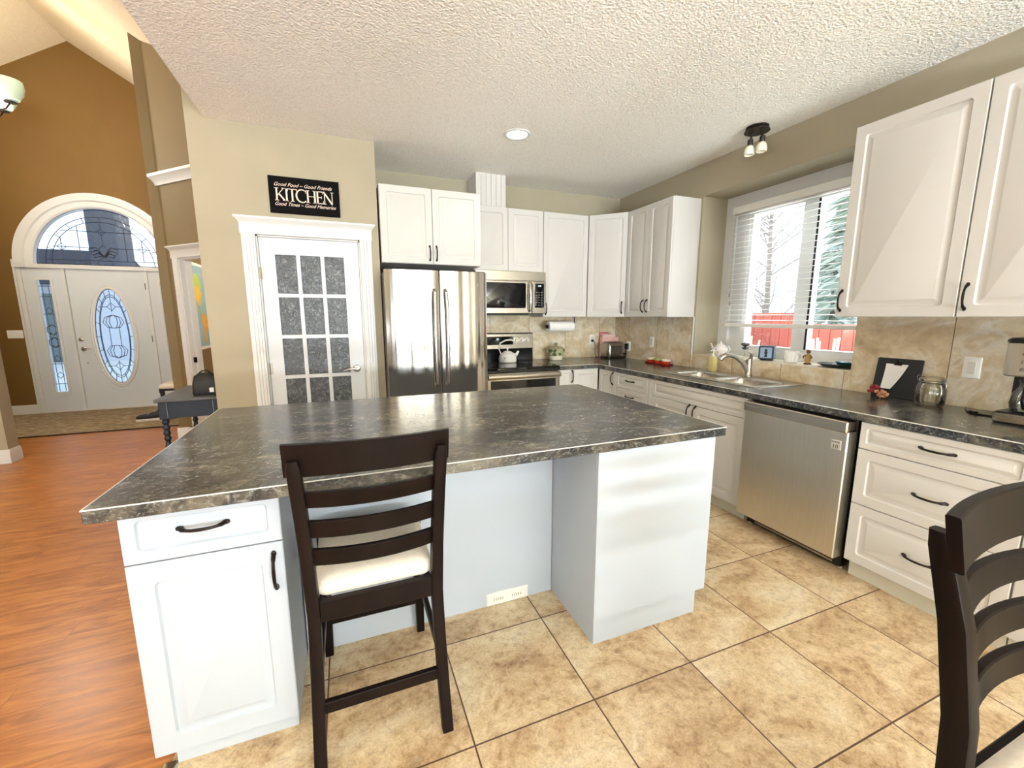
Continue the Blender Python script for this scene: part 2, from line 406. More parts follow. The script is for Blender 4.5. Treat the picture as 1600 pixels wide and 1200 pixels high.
# rear wall behind the camera: patio door and great-room window openings
pts = [(XL, 0), (-4.9, 0), (-4.9, 2.7), (-1.7, 2.7), (-1.7, 0), (-.2, 0), (-.2, 2.25), (2.9, 2.25), (2.9, 0), (XW, 0), (XW, ZC), (XE, ZC), (XE, vz(XE)), (RX, RZ), (XL, vz(XL))]
struct(MB().prism(pts, 'y', YR - .15, YR).build('wall_rear', m_wall))
def rear_window(name, x0, x1, z1, n):
    w = sempty(name)
    f = MB()
    f.box(x0, x1, YR - .13, YR - .02, 0, .07).box(x0, x1, YR - .13, YR - .02, z1 - .07, z1)
    for k in range(n + 1):
        xc = x0 + .035 + (x1 - x0 - .07) * k / n
        f.box(xc - .035, xc + .035, YR - .13, YR - .02, .07, z1 - .07)
    f.build('window_frame', m_white_trim, w)
    MB().box(x0 + .07, x1 - .07, YR - .08, YR - .075, .07, z1 - .07).build('pane', m_pane, w)
rear_window('door_3', -.2, 2.9, 2.25, 3); rear_window('window_3', -4.9, -1.7, 2.7, 3)

# baseboards
def base_y(name, x0, x1, y, d=1):       # board on a wall facing -Y
    o = MB().prism([(y, 0), (y - .016, 0), (y - .016, .10), (y - .010, .118), (y - .006, .135), (y, .135)], 'x', x0, x1).build(name, m_white_trim); return struct(o)
def base_x(name, y0, y1, x, s):         # board on a wall whose face looks along s*X
    o = MB().prism([(x, 0), (x + s * .016, 0), (x + s * .016, .10), (x + s * .010, .118), (x + s * .006, .135), (x, .135)], 'y', y0, y1).build(name, m_white_trim); return struct(o)
base_y('baseboard_entry', -4.63, EX - EA - .005, 8.2)
base_x('baseboard_entry_left', 5.6, 8.184, -4.63, 1)
base_y('baseboard_column', XL, -3.110, 5.45); base_x('baseboard_column_end', 5.45, 5.6, -3.125, 1)
base_y('baseboard_pantry', -.952, DX0 - .10, PY)
base_x('baseboard_pantry_left', PY, 4.97, -.952, -1)
base_x('baseboard_partition', 5.82, 8.19, -1.868, -1)
base_y('baseboard_partition_end', -1.884, -1.785, 5.82)
bb = MB().prism([(0, 0), (.016, 0), (.016, .10), (.010, .118), (.006, .135), (0, .135)], 'x', d1 + .1, DL)
struct(bb.build('baseboard_hall', m_white_trim, dg))

# door casings with flat crown headers
def casing(parent, x0, x1, z1, y, s, w=.09):
    """fluted side boards and crown header round an opening x0..x1, z1; front face on y, projecting towards s"""
    for a, b in ((x0 - w, x0), (x1, x1 + w)):
        c = MB(); n = 3; pr = [(a, y), (a, y + s * .014)]
        for k in range(n):
            u0 = a + .012 + (w - .024) * k / n; u1 = a + .012 + (w - .024) * (k + 1) / n
            pr += [(u0 + .002, y + s * .02), (u1 - .004, y + s * .02), (u1 - .001, y + s * .015)]
        pr += [(b, y + s * .014), (b, y)]
        c.prism(pr, 'z', 0, z1); c.build('casing', m_white_trim, parent)
    h = MB()
    prof = [(0, 0), (.022, 0), (.022, .075), (.026, .082), (.034, .094), (.046, .106), (.05, .112), (.05, .124), (0, .124)]
    L = []
    for d, zz in prof: L.append((d, zz))
    loops = []
    for xe, sg in ((x0 - w, -1), (x1 + w, 1)):
        loops.append([(xe + sg * (max(0, d - .016)), y + s * d, z1 + zz) for d, zz in L])
    h.loft(loops); h.build('casing_header', m_white_trim, parent)
t1 = sempty('trim_1'); casing(t1, DX0, DX1, DZ, PY, -1)
casing(dg, d0, d1, dz2, 0, 1)
jm = MB(); jm.box(d1 - .02, d1, -.12, .002, 0, dz2).box(d0, d0 + .02, -.12, .002, 0, dz2).box(d0, d1, -.12, .002, dz2 - .02, dz2)
jm.box(d1 - .032, d1 - .02, -.09, -.05, 0, dz2 - .02)
jm.build('door_jamb', m_white_trim, dg)
MB().box(d1 - .0345, d1 - .0195, -.05, -.02, .90, .96).build('strike_plate', m_bronze, dg)
# crown band on the diagonal wall
cr = MB(); prof = [(0, 0), (.016, 0), (.02, .02), (.032, .05), (.05, .075), (.06, .085), (.06, .11), (0, .11)]
cr.prism(prof, 'x', 0, DL + .05)
struct(cr.build('trim_2', m_white_trim, loc=(-.952, 4.992, 2.79))); bpy.data.objects['trim_2'].rotation_euler = (0, 0, R(135))

# ------------------------------------------------------------------ pantry door (door_1): 3 x 5 rain-glass lites
dp = sempty('door_1', (DX0, PY + .02, 0))
dw, dh = DX1 - DX0, DZ
j = MB(); j.box(0, .012, -.005, .09, 0, dh).box(dw - .012, dw, -.005, .09, 0, dh).box(0, dw, -.005, .09, dh - .012, dh); j.build('door_jamb', m_white_trim, dp)
# lite grid
gx0, gx1 = .118, dw - .128; rows = [1.912, 1.588, 1.264, .940, .616, .292]
mun = .028; lw = (gx1 - gx0 - 2 * mun) / 3
us = [.015, gx0]
for k in range(3): us += [gx0 + k * (lw + mun) + lw] + ([gx0 + (k + 1) * (lw + mun)] if k < 2 else [])
us += [dw - .015]
vs = [.008, .27]
for k in range(5): vs += [.27 + k * .324 + .296] + ([.27 + (k + 1) * .324] if k < 4 else [])
vs[-1] = 1.912 - .02; vs += [dh - .015]
vs = [.008] + [z for k in range(5) for z in (rows[5 - k] - .0, rows[4 - k] - .028)] + [dh - .015]
sl = MB().cells('y', us, vs, lambda i, jj: not (i % 2 == 1 and jj % 2 == 1), 0, .04); sl.build('door_slab', m_door_white, dp)
for i in range(1, len(us) - 1, 2):
    for k in range(1, len(vs) - 1, 2):
        MB().box(us[i] - .004, us[i + 1] + .004, .016, .024, vs[k] - .004, vs[k + 1] + .004).build('glass_pane', m_rain, dp)
        a, b, c0, c1 = us[i], us[i + 1], vs[k], vs[k + 1]
hd = MB(); hx, hz = dw - .078, .972
hd.lathe([(.031, 0), (.031, -.006), (.026, -.012), (.012, -.014), (.012, -.05), (.0, -.05)], (hx, 0, hz), 20, 'y', cap=True)
hd.tube([(hx, -.045, hz), (hx - .03, -.052, hz + .004), (hx - .07, -.05, hz), (hx - .105, -.046, hz - .012)], [.011, .010, .008, .006], 10)
hd.build('door_handle', m_nickel, dp)
for z in (1.74, 1.0, .25):
    h = MB(); h.lathe([(.007, -.045), (.007, .045)], (.012, -.008, z), 10).box(.002, .034, -.002, .001, z - .045, z + .045); h.build('hinge', m_nickel, dp)
MB().box(dw - .013, dw - .010, -.001, .03, .94, 1.0).build('latch_plate', m_bronze, dp)
# pantry interior shelf glow stays dark: plain ceiling inside
struct(MB().box(-.832, .19, PY + .12, YB, 2.4, 2.45).build('ceiling_pantry', m_vault))

# ------------------------------------------------------------------ front entry (door_2): door, two sidelights, arched transom
en = sempty('door_2', (EX, 8.2, 0))
Y0 = .03                                     # front plane of the unit, behind the wall face
SH = lambda z: z
fr = MB()                                    # posts, header rail, sill
for x0, x1 in ((-.985, -.93), (-.50, -.462), (.462, .50), (.93, .985)): fr.box(x0, x1, Y0 - .02, Y0 + .10, 0, 2.13)
fr.box(-.985, .985, Y0 - .03, Y0 + .10, 2.10, 2.16, .004, 1).box(-.985, .985, Y0 - .035, Y0 + .1, 0, .025)
fr.build('door_frame', m_white_trim, en)
# corner blocks + flat side casings
cs = MB()
for sg in (-1, 1):
    xs = sorted((sg * .975, sg * 1.0)); cs.box(xs[0], xs[1], -.012, .0, .0, 2.2)
    xs = sorted((sg * .86, sg * 1.0)); cs.box(xs[0], xs[1], -.02, 0.02, 2.10, 2.21, .003, 1)
cs.build('casing', m_white_trim, en)
# arch casing: swept profile along a half ellipse
def half_ellipse(rx, rz, n=40): return [(rx * math.cos(PI * k / n), 2.16 + rz * math.sin(PI * k / n)) for k in range(n + 1)]
def arch(profile, mat, name, par):
    mb = MB(); n = 40; loops = []
    for k in range(n + 1):
        a = PI * k / n
        loops.append([((.78 + d) * math.cos(a), y, 2.16 + (.815 + d) * math.sin(a)) for d, y in profile])
    mb.loft(loops); return mb.build(name, mat, par)
arch([(.0, .09), (.0, .02), (.02, .005), (.085, .0), (.10, -.02), (.16, -.032), (.195, -.028), (.20, 0), (.20, .09)], m_white_trim, 'arch_casing', en)
el = half_ellipse(.785, .82)
MB().prism(el, 'y', Y0 + .045, Y0 + .055).build('transom_pane', m_bevelglass, en)
ld = MB(); yl = Y0 + .042
def P3(pts): return [(x, yl, z) for x, z in pts]
ld.tube(P3(half_ellipse(.765, .80, 36)), .0042, 5)
ld.tube(P3(half_ellipse(.67, .70, 36)), .0042, 5)
ld.tube(P3(half_ellipse(.60, .63, 36)), .0042, 5)
ld.tube(P3([(-.77, 2.172), (.77, 2.172)]), .0042, 5); ld.tube(P3([(-.66, 2.235), (.66, 2.235)]), .0042, 5)
for x in (-.27, .27): ld.tube(P3([(x, 2.235), (x, 2.16 + .63 * math.sqrt(1 - (x / .6) ** 2))]), .0042, 5)
ld.tube(P3([(-.57, 2.42), (-.12, 2.42)]), .0042, 5); ld.tube(P3([(.12, 2.42), (.57, 2.42)]), .0042, 5)
ld.tube(P3([(-.46, 2.65), (.46, 2.65)]), .0042, 5); ld.tube(P3([(0, 2.45), (0, 2.80)]), .0042, 5)
for x in (-.47, .47): ld.tube(P3([(x, 2.235), (x, 2.56)]), .0042, 5)
for x in (-.47, 0, .47):
    z = 2.65 if x == 0 else 2.42
    ld.tube(P3([(x - .05, z), (x, z + .05), (x + .05, z), (x, z - .05)]), .0045, 5, closed=True)
for k in range(9):
    a = R(20 + 140 * k / 8); ld.tube(P3([(.60 * math.cos(a), 2.16 + .63 * math.sin(a)), (.67 * math.cos(a), 2.16 + .70 * math.sin(a))]), .0042, 5)
for sg in (-1, 1):                           # central palmette
    for r_, w_, z_ in ((.17, .03, 2.37), (.15, .05, 2.33), (.12, .06, 2.29)):
        ld.tube(P3([(0, 2.30), (sg * r_ * .5, z_ + .06), (sg * r_, z_ + .03), (sg * r_ * .95, z_ - .01), (sg * r_ * .4, z_ + .01), (0, 2.29)]), .0068, 5)
    ld.tube(P3([(0, 2.29), (sg * .06, 2.25), (sg * .10, 2.20), (sg * .07, 2.18)]), .0045, 5)
    ld.tube(P3([(0, 2.46), (sg * .06, 2.40), (0, 2.30)]), .0045, 5)
ld.build('transom_leading', m_lead, en)
# sidelight panels
for sg in (-1, 1):
    c = sg * .715; a, b = c - .215, c + .215
    MB().cells('y', [a, c - .075, c + .075, b], [.025, .30, 1.94, 2.10], lambda i, jj: not (i == 1 and jj == 1), Y0, Y0 + .06).build('sidelight_panel', m_door_white, en)
    f = MB().cells('y', [c - .105, c - .073, c + .073, c + .105], [.27, .302, 1.938, 1.97], lambda i, jj: not (i == 1 and jj == 1), Y0 - .012, Y0 + .002); f.build('sidelight_frame', m_white_trim, en)
    MB().box(c - .075, c + .075, Y0 + .025, Y0 + .033, .30, 1.94).build('sidelight_pane', m_bevelglass, en)
    l = MB(); yy = Y0 + .02
    for x in (-.035, .035): l.tube([(c + x, yy, .31), (c + x, yy, 1.93)], .004, 5)
    for z in (.42, .72, 1.45, 1.7, 1.85): l.tube([(c - .072, yy, z), (c + .072, yy, z)], .004, 5)
    for z in (.55, .8, 1.5): l.tube([(c - .04, yy, z), (c, yy, z + .05), (c + .04, yy, z), (c, yy, z - .05)], .005, 5, closed=True)
    for z, s2 in ((1.02, 1), (1.24, -1)):
        for q in (-1, 1):
            for w in (.035, .06): l.tube([(c, yy, z + s2 * .1), (c + q * w, yy, z + s2 * .05), (c + q * w, yy, z - s2 * .02), (c, yy, z - s2 * .06)], .0042, 5)
    l.build('sidelight_leading', m_lead, en)
# door slab with an oval hole
def oval(rx, rz, n=48, c=(0.0, 1.11)): return [(c[0] + rx * math.cos(2 * PI * k / n), c[1] + rz * math.sin(2 * PI * k / n)) for k in range(n)]
def ring(mb, A, B, y0, y1):
    n = len(A)
    mb.loft([[(x, y0, z) for x, z in A], [(x, y1, z) for x, z in A], [(x, y1, z) for x, z in B], [(x, y0, z) for x, z in B]], closed=True)
sq = []
ORX, ORZ = .235, .725
for k in range(48):
    a = 2 * PI * k / 48; x, z = math.cos(a), math.sin(a)
    t = min(.457 / abs(x) if abs(x) > 1e-9 else 9e9, (1.045 if z > 0 else 1.045) / abs(z) if abs(z) > 1e-9 else 9e9)
    sq.append((x * t, 1.065 + z * t))
# make sure the four corners are exact
for cx_, cz_ in ((.457, 2.10), (-.457, 2.10), (-.457, .02), (.457, .02)):
    i = min(range(48), key=lambda k: (sq[k][0] - cx_) ** 2 + (sq[k][1] - cz_) ** 2); sq[i] = (cx_, cz_)
d = MB(); ring(d, sq, oval(ORX + .01, ORZ + .01), Y0 + .005, Y0 + .05); d.build('door_slab', m_door_white, en)
d = MB(); n_ = 48
prof = [(.0, .0), (.0, -.014), (.018, -.02), (.035, -.012), (.05, -.016), (.062, -.004), (.062, .006)]
d.loft([[(x, Y0 + .005 + y, z) for x, z in oval(ORX - .012 + dd, ORZ - .012 + dd)] for dd, y in prof], False, False); d.build('oval_frame', m_white_trim, en)
MB().prism(oval(ORX, ORZ), 'y', Y0 + .022, Y0 + .03).build('oval_pane', m_bevelglass, en)
l = MB(); yy = Y0 + .016
for rx_, rz_ in ((.222, .712), (.175, .63), (.165, .60)):
    l.tube([(x, yy, z) for x, z in oval(rx_, rz_, 40)], .0045, 5, closed=True)
for k in range(20):
    a = 2 * PI * k / 20; l.tube([(.165 * math.cos(a), yy, 1.11 + .60 * math.sin(a)), (.222 * math.cos(a), yy, 1.11 + .712 * math.sin(a))], .004, 5)
l.tube([(0, yy, .5), (0, yy, .74)], .004, 5); l.tube([(0, yy, 1.48), (0, yy, 1.72)], .004, 5)
for z in (.66, 1.56): l.tube([(-.05, yy, z), (0, yy, z + .06), (.05, yy, z), (0, yy, z - .06)], .005, 5, closed=True); l.tube([(-.15, yy, z), (-.05, yy, z)], .004, 5); l.tube([(.05, yy, z), (.15, yy, z)], .004, 5)
for zc_, s2 in ((.88, 1), (1.34, -1)):
    for q in (-1, 1):
        for w in (.05, .09, .125): l.tube([(0, yy, zc_ + s2 * .10), (q * w * .6, yy, zc_ + s2 * .09), (q * w, yy, zc_ + s2 * .02), (q * w * .8, yy, zc_ - s2 * .06), (0, yy, zc_ - s2 * .10)], .0042, 5)
for q in (-.06, .06): l.tube([(q, yy, .95), (q, yy, 1.27)], .0042, 5)
l.build('oval_leading', m_lead, en)
# the hardware: handle is at the left edge of the door as seen from inside
hd = MB(); hx, hz = -.39, .935
hd.lathe([(.032, 0), (.032, -.008), (.024, -.014), (.011, -.016), (.011, -.05), (0, -.05)], (hx, Y0 + .005, hz), 18, 'y')
hd.tube([(hx, Y0 - .042, hz), (hx + .05, Y0 - .05, hz + .004), (hx + .11, Y0 - .045, hz)], [.011, .008, .006], 8); hd.build('door_handle', m_nickel, en)
hd = MB(); hd.lathe([(.031, 0), (.03, -.012), (.02, -.018), (0, -.018)], (hx - .012, Y0 + .005, 1.078), 18, 'y').box(hx - .016, hx - .008, Y0 - .035, Y0 - .01, 1.062, 1.094, .003, 1); hd.build('deadbolt', m_nickel, en)
MB().lathe([(.011, 0), (.01, -.01), (0, -.012)], (hx + .02, Y0 + .005, .72), 12, 'y').build('door_viewer', m_nickel, en)
for z in (1.87, 1.07, .25): MB().lathe([(.009, -.05), (.009, .05)], (.464, Y0 - .012, z), 10).build('hinge', m_bronze, en)
# ------------------------------------------------------------------ cabinets
def front(parent, name, x0, x1, z0, z1, mat, ins=.055, handle=None, y=0.0):
    L = []; k_ = min(1, (min(x1 - x0, z1 - z0) / 2 - .014) / (ins + .037))
    for d, yy, r in ((0, .02, .002), (0, .003, .002), (.003, 0, .003), (ins, 0, .014), (ins + .005, .0085, .011), (ins + .012, .0095, .006), (ins + .034, .0022, .003), (ins + .037, .0012, .002)):
        d = d if d < .01 else d * k_; r = r if d < .01 else r * k_ + .001
        L.append([(px, y + yy, pz) for px, pz in rrect(x0 + d, x1 - d, z0 + d, z1 - d, r)])
    o = MB().loft(L).build(name, mat, parent, smooth=28)
    if handle:
        k, hx, hz = handle; pull(o, k, hx, hz, y)
    return o
def pull(parent, kind, hx, hz, y=0.0, s=.058):
    pts = []; rs = []
    for k in range(13):
        u = -1 + 2 * k / 12
        d = .030 * (1 - abs(u) ** 2.6) ** .75 + .004
        w = .0045 + .0022 * (abs(u) > .75) + .001 * (1 - abs(u))
        p = (hx + u * s, y - d, hz) if kind == 'h' else (hx, y - d, hz + u * s)
        pts.append(p); rs.append(w)
    mb = MB().tube(pts, rs, 8)
    for u in (-1, 1):
        c = (hx + u * s, y - .004, hz) if kind == 'h' else (hx, y - .004, hz + u * s)
        r = (.011, .006, .008) if kind == 'h' else (.008, .006, .011)
        mb.ball(c, r, 10, 6)
    return mb.build('handle', m_bronze, parent)
GAP = .0018
def cabinet(name, label, cat, loc, rz, w, d, z0, z1, fronts, mat, group, toe=True, toe_in=.05, toe_h=.10, open_top=None):
    """fronts: list of (name, x0, x1, z0, z1, inset, handle). Local frame: x to the right, y into the cabinet, origin at the front left floor"""
    t = thing(name, label, cat, loc, rz, group)
    if open_top: MB().box(.0005, w - .0005, .021, d, z0, open_top).box(.0005, .016, .021, d, open_top, z1).box(w - .016, w - .0005, .021, d, open_top, z1).box(.016, w - .016, .021, .04, open_top, z1).build('carcass', mat, t)
    else: MB().box(.0005, w - .0005, .021, d, z0, z1).build('carcass', mat, t)
    if toe: MB().box(.001, w - .001, toe_in + .012, d - .01, 0, z0 + .001).build('toe_kick', m_toe, t)
    for nm, a, b, c, e, ins, h in fronts:
        front(t, nm, a + GAP, b - GAP, c + GAP, e - GAP, mat, ins, h)
    return t
RT = R(-90)       # cabinets on the right wall: local x runs towards the camera, front faces -X
GB = 'white base cabinets'; GU = 'white wall cabinets'
XF, YF = 2.454, 3.737
CT = .874
# base run on the right wall (from the corner towards the camera)
cabinet('base_cabinet', 'narrow white base cabinet in the corner, single door with a vertical dark pull', 'cabinet', (XF, 3.728, 0), RT, .304, .66, .10, CT,
        [('door', 0, .304, .10, CT - .005, .05, ('v', .255, .795))], m_cab, GB)
cabinet('base_cabinet', 'white drawer base cabinet between the corner door and the sink cabinet', 'cabinet', (XF, 3.422, 0), RT, .448, .66, .10, CT,
        [('drawer', 0, .448, .722, CT - .005, .035, ('h', .22, .806)), ('drawer', 0, .448, .44, .722, .045, ('h', .22, .655)), ('drawer', 0, .448, .10, .44, .045, ('h', .22, .29))], m_cab, GB)
cabinet('base_cabinet', 'wide white sink base cabinet with false drawer front above two doors', 'cabinet', (XF, 2.972, 0), RT, 1.014, .66, .10, CT,
        [('filler', 0, .082, .10, CT - .005, .03, None), ('drawer_front', .082, 1.012, .728, CT - .005, .04, None), ('door', .082, .545, .10, .728, .055, ('v', .515, .668)), ('door', .545, 1.012, .10, .728, .055, ('v', .577, .668))], m_cab, GB, open_top=.68)
cabinet('drawer_cabinet', 'white three-drawer base cabinet right of the dishwasher', 'cabinet', (XF, 1.298, 0), RT, .602, .66, .10, CT,
        [('drawer', 0, .602, .728, CT - .003, .04, ('h', .312, .805)), ('drawer', 0, .602, .43, .728, .05, ('h', .312, .577)), ('drawer', 0, .602, .103, .43, .05, ('h', .312, .266))], m_cab, GB)
cabinet('base_cabinet', 'white base cabinet behind the dark chair at right edge of photo', 'cabinet', (XF, .693, 0), RT, .60, .66, .10, CT,
        [('drawer', 0, .60, .728, CT - .003, .04, ('h', .3, .805)), ('door', 0, .30, .10, .728, .055, ('v', .265, .66)), ('door', .30, .60, .10, .728, .055, ('v', .335, .66))], m_cab, GB)
# base cabinet on the back wall between range and corner
cabinet('base_cabinet', 'white base cabinet on the back wall between the range and the corner', 'cabinet', (1.992, YF, 0), 0, .46, .68, .10, CT,
        [('door', 0, .166, .10, CT - .003, .04, ('v', .142, .800)), ('door', .166, .458, .10, CT - .003, .05, None)], m_cab, GB)
# wall cabinets
ZU, ZT, YU, XU = 1.402, 2.4823, 4.117, 2.817
cabinet('wall_cabinet', 'white two-door wall cabinet above the refrigerator', 'cabinet', (.316, 3.765, 0), 0, .868, .66, 1.858, ZT,
        [('door', 0, .434, 1.858, ZT, .055, ('v', .405, 1.95)), ('door', .434, .868, 1.858, ZT, .055, ('v', .463, 1.95))], m_cab, GU, toe=False)
cabinet('wall_cabinet', 'short white two-door wall cabinet above the microwave', 'cabinet', (1.190, YU, 0), 0, .788, .325, 1.866, ZT,
        [('door', 0, .394, 1.866, ZT, .055, None), ('door', .394, .788, 1.866, ZT, .055, None)], m_cab, GU, toe=False)
cabinet('wall_cabinet', 'tall white single-door wall cabinet right of the microwave', 'cabinet', (1.980, YU, 0), 0, .54, .325, ZU, ZT,
        [('door', 0, .54, ZU, ZT, .055, ('v', .03, 1.49))], m_cab, GU, toe=False)
# diagonal corner cabinet
t = thing('wall_cabinet', 'angled white corner wall cabinet with one door', 'cabinet', (2.522, YU, 0), R(-45), GU)
wd = (2.817 - 2.522) * math.sqrt(2)
front(t, 'door', .002, wd - .002, ZU, ZT, m_cab, .05, ('v', wd - .035, 1.50))
def rot45(x, y):   # world offset from (2.522, YU) into local frame
    c, s_ = math.cos(R(45)), math.sin(R(45)); return (x * c - y * s_, x * s_ + y * c)
cp = [rot45(x - 2.522, y - YU) for x, y in ((2.540, YU + .012), (2.540, YB - .002), (XW - .002, YB - .002), (XW - .002, YU - .28), (2.834, YU - .282))]
MB().prism(cp, 'z', ZU, ZT).build('carcass', m_cab, t)
cabinet('wall_cabinet', 'white two-door wall cabinet left of the kitchen window', 'cabinet', (XU, YU - .296, 0), RT, .65, .327, ZU, ZT,
        [('door', 0, .325, ZU, ZT, .05, ('v', .295, 1.51)), ('door', .325, .65, ZU, ZT, .05, ('v', .355, 1.51))], m_cab, GU, toe=False)
cabinet('wall_cabinet', 'white single-door wall cabinet right of the kitchen window', 'cabinet', (XU, 1.709, 0), RT, .556, .327, ZU, ZT,
        [('door', 0, .556, ZU, ZT, .055, ('v', .03, 1.50))], m_cab, GU, toe=False)
cabinet('wall_cabinet', 'white wall cabinet cut off by the right edge of photo', 'cabinet', (XU, 1.151, 0), RT, .556, .327, ZU, ZT,
        [('door', 0, .556, ZU, ZT, .055, ('v', .03, 1.50))], m_cab, GU, toe=False)
# beadboard vent chase above the microwave cabinet
vc = MB(); pr = [(1.262, 4.435), (1.262, 4.155)]
for k in range(6):
    a = 1.262 + .312 * k / 6; b = 1.262 + .312 * (k + 1) / 6
    pr += [(a + .004, 4.151), (b - .004, 4.151), (b, 4.157)]
pr += [(1.574, 4.435)]
o = vc.prism(pr, 'z', ZT, ZC); o = o.build('vent_chase', m_cab); tag(o, 'white beadboard duct box on top of the microwave cabinet reaching the ceiling', 'duct box')

# ------------------------------------------------------------------ counters
CZ0, CZ = .874, .914
BX0, BX1, BYA, BYB = 2.665, 2.985, 2.075, 2.905      # sink cut-out
c = MB().cells('z', [1.990, 2.446, BX0, BX1, XW], [.08, BYA, BYB, 3.729, YB], lambda i, j: (j == 3) if i == 0 else not (i == 2 and j == 1), CZ0, CZ)
o = c.build('countertop', m_counter); tag(o, 'dark laminate L-shaped countertop running under the window and round the corner', 'countertop')
e = MB().box(2.4445, 2.4475, .08, 3.7275, CZ - .0035, CZ + .0006).box(1.990, 2.4475, 3.7275, 3.7305, CZ - .0035, CZ + .0006).build('edge_line', m_edge, o); e['label'] = 'pale thin line along the front edge'
# island
IX0, IX1, IY0, IY1 = -.666, 1.577, 1.352, 2.665
o = MB().box(IX0, IX1, IY0, IY1, CZ0, CZ, .003, 1).build('island_countertop', m_counter); tag(o, 'dark mottled laminate countertop of the island', 'countertop')
e = MB().box(IX0 + .002, IX1 - .002, IY0 - .0006, IY0 + .002, CZ - .0026, CZ + .0005).box(IX0 - .0006, IX0 + .002, IY0, IY1, CZ - .0026, CZ + .0005).box(IX1 - .002, IX1 + .0006, IY0, IY1, CZ - .0026, CZ + .0005).build('edge_line', m_edge, o); e['label'] = 'pale thin line along the edges'
# island left cabinet with drawer and door
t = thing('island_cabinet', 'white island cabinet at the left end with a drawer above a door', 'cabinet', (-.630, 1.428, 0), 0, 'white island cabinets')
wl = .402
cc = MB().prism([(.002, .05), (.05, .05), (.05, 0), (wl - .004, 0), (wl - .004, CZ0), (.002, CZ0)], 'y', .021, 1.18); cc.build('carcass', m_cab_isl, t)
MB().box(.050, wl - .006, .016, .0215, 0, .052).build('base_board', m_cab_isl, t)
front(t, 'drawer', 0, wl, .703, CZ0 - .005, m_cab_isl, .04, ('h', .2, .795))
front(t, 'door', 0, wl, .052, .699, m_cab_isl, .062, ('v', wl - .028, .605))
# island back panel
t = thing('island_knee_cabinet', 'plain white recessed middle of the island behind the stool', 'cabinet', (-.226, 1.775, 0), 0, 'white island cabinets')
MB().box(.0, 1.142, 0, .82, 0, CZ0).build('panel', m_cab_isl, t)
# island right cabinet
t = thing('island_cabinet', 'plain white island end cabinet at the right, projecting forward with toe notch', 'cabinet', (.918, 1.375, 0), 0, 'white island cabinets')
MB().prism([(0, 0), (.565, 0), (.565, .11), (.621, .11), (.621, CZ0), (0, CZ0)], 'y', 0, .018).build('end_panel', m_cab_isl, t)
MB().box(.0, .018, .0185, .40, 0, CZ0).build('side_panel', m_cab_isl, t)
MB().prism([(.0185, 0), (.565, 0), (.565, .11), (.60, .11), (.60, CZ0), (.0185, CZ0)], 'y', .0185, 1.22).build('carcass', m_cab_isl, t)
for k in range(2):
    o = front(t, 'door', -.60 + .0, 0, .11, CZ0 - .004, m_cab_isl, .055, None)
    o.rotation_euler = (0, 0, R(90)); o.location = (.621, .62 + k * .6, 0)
# floor register low on the panel
t = thing('vent_register', 'cream metal vent register low on the island back panel', 'vent', (.672, 1.775, 0))
MB().loft([[(x, y, z) for x, z in rrect(-.11 + d, .11 - d, .003 + d, .068 - d, .004)] for d, y in ((0, 0), (0, -.006), (.008, -.014))]).build('faceplate', m_whiteplastic, t)
m_reg = M('register_slot_grey', srgb(176, 172, 156), .6, var=(30, .05))
for a in (-.075, .02):
    v = MB()
    for k in range(5): v.box(a + k * .011, a + k * .011 + .005, -.0155, -.0135, .030, .044)
    v.build('grille', m_reg, t)

# ------------------------------------------------------------------ backsplash (setting)
struct(MB().box(.32, XW - .01, YB - .01, YB, CZ, ZU + .012).build('wall_splash_back', m_splash_b))
struct(MB().box(XW - .01, XW, WY1 + .02, YB - .01, CZ, ZU + .012).build('wall_splash_corner', m_splash_r))
struct(MB().box(XW - .01, XW, WY0, WY1 + .02, CZ, WZ0 + .004).build('wall_splash_window', m_splash_w))
struct(MB().box(XW - .01, XW, .08, WY0, CZ, ZU + .012).build('wall_splash_end', m_splash_e))
struct(MB().box(XW - .001, XW + .31, WY0, WY1, WZ0, WZ0 + .006).build('trim_sill', M('sill_tile_cream', srgb(226, 214, 190), .35, var=(8, .06))))
struct(MB().box(XW - .0125, XW - .002, WY1 + .008, WY1 + .020, WZ0, ZU).build('trim_tile_edge', m_white_trim))

# ------------------------------------------------------------------ kitchen window + blind
wn_ = sempty('window_1')
XFm = XW + .30
f = MB().cells('x', [WY0, WY0 + .04, WY1 - .105, WY1], [WZ0, WZ0 + .06, WZ1 - .10, WZ1], lambda i, j: not (i == 1 and j == 1), XFm, XFm + .03)
f.build('casing', m_white_trim, wn_)
a, b = WY0 + .04, WY1 - .105
mid0, mid1 = 2.31, 2.425
f = MB().cells('x', [a, a + .03, mid0, mid1, b - .17, b], [WZ0 + .06, WZ0 + .105, WZ1 - .19, WZ1 - .10], lambda i, j: not (j == 1 and i in (1, 3)), XFm + .03, XFm + .11)
f.build('window_frame', m_white_trim, wn_)
MB().box(XFm + .06, XFm + .066, a + .03, mid0, WZ0 + .105, WZ1 - .19).build('pane', m_pane, wn_)
MB().box(XFm + .06, XFm + .066, mid1, b - .17, WZ0 + .105, WZ1 - .19).build('pane', m_pane, wn_)
MB().box(XFm + .028, XFm + .034, mid0 - .010, mid0 + .004, WZ0 + .10, WZ1 - .19).build('gasket', m_black, wn_)
bl = thing('window_blind', 'white horizontal slat blind lowered three quarters of the kitchen window', 'blind', (XFm - .035, 0, 0))
ya, yb = WY0 + .015, WY1 - .125
MB().box(-.03, .03, ya, yb, WZ1 - .175, WZ1 - .112, .004, 1).build('head_rail', m_whiteplastic, bl)
nsl = 21; zb = 1.325
m_slat = M('blind_slat_white', srgb(246, 246, 242), .45, var=(3, .01))
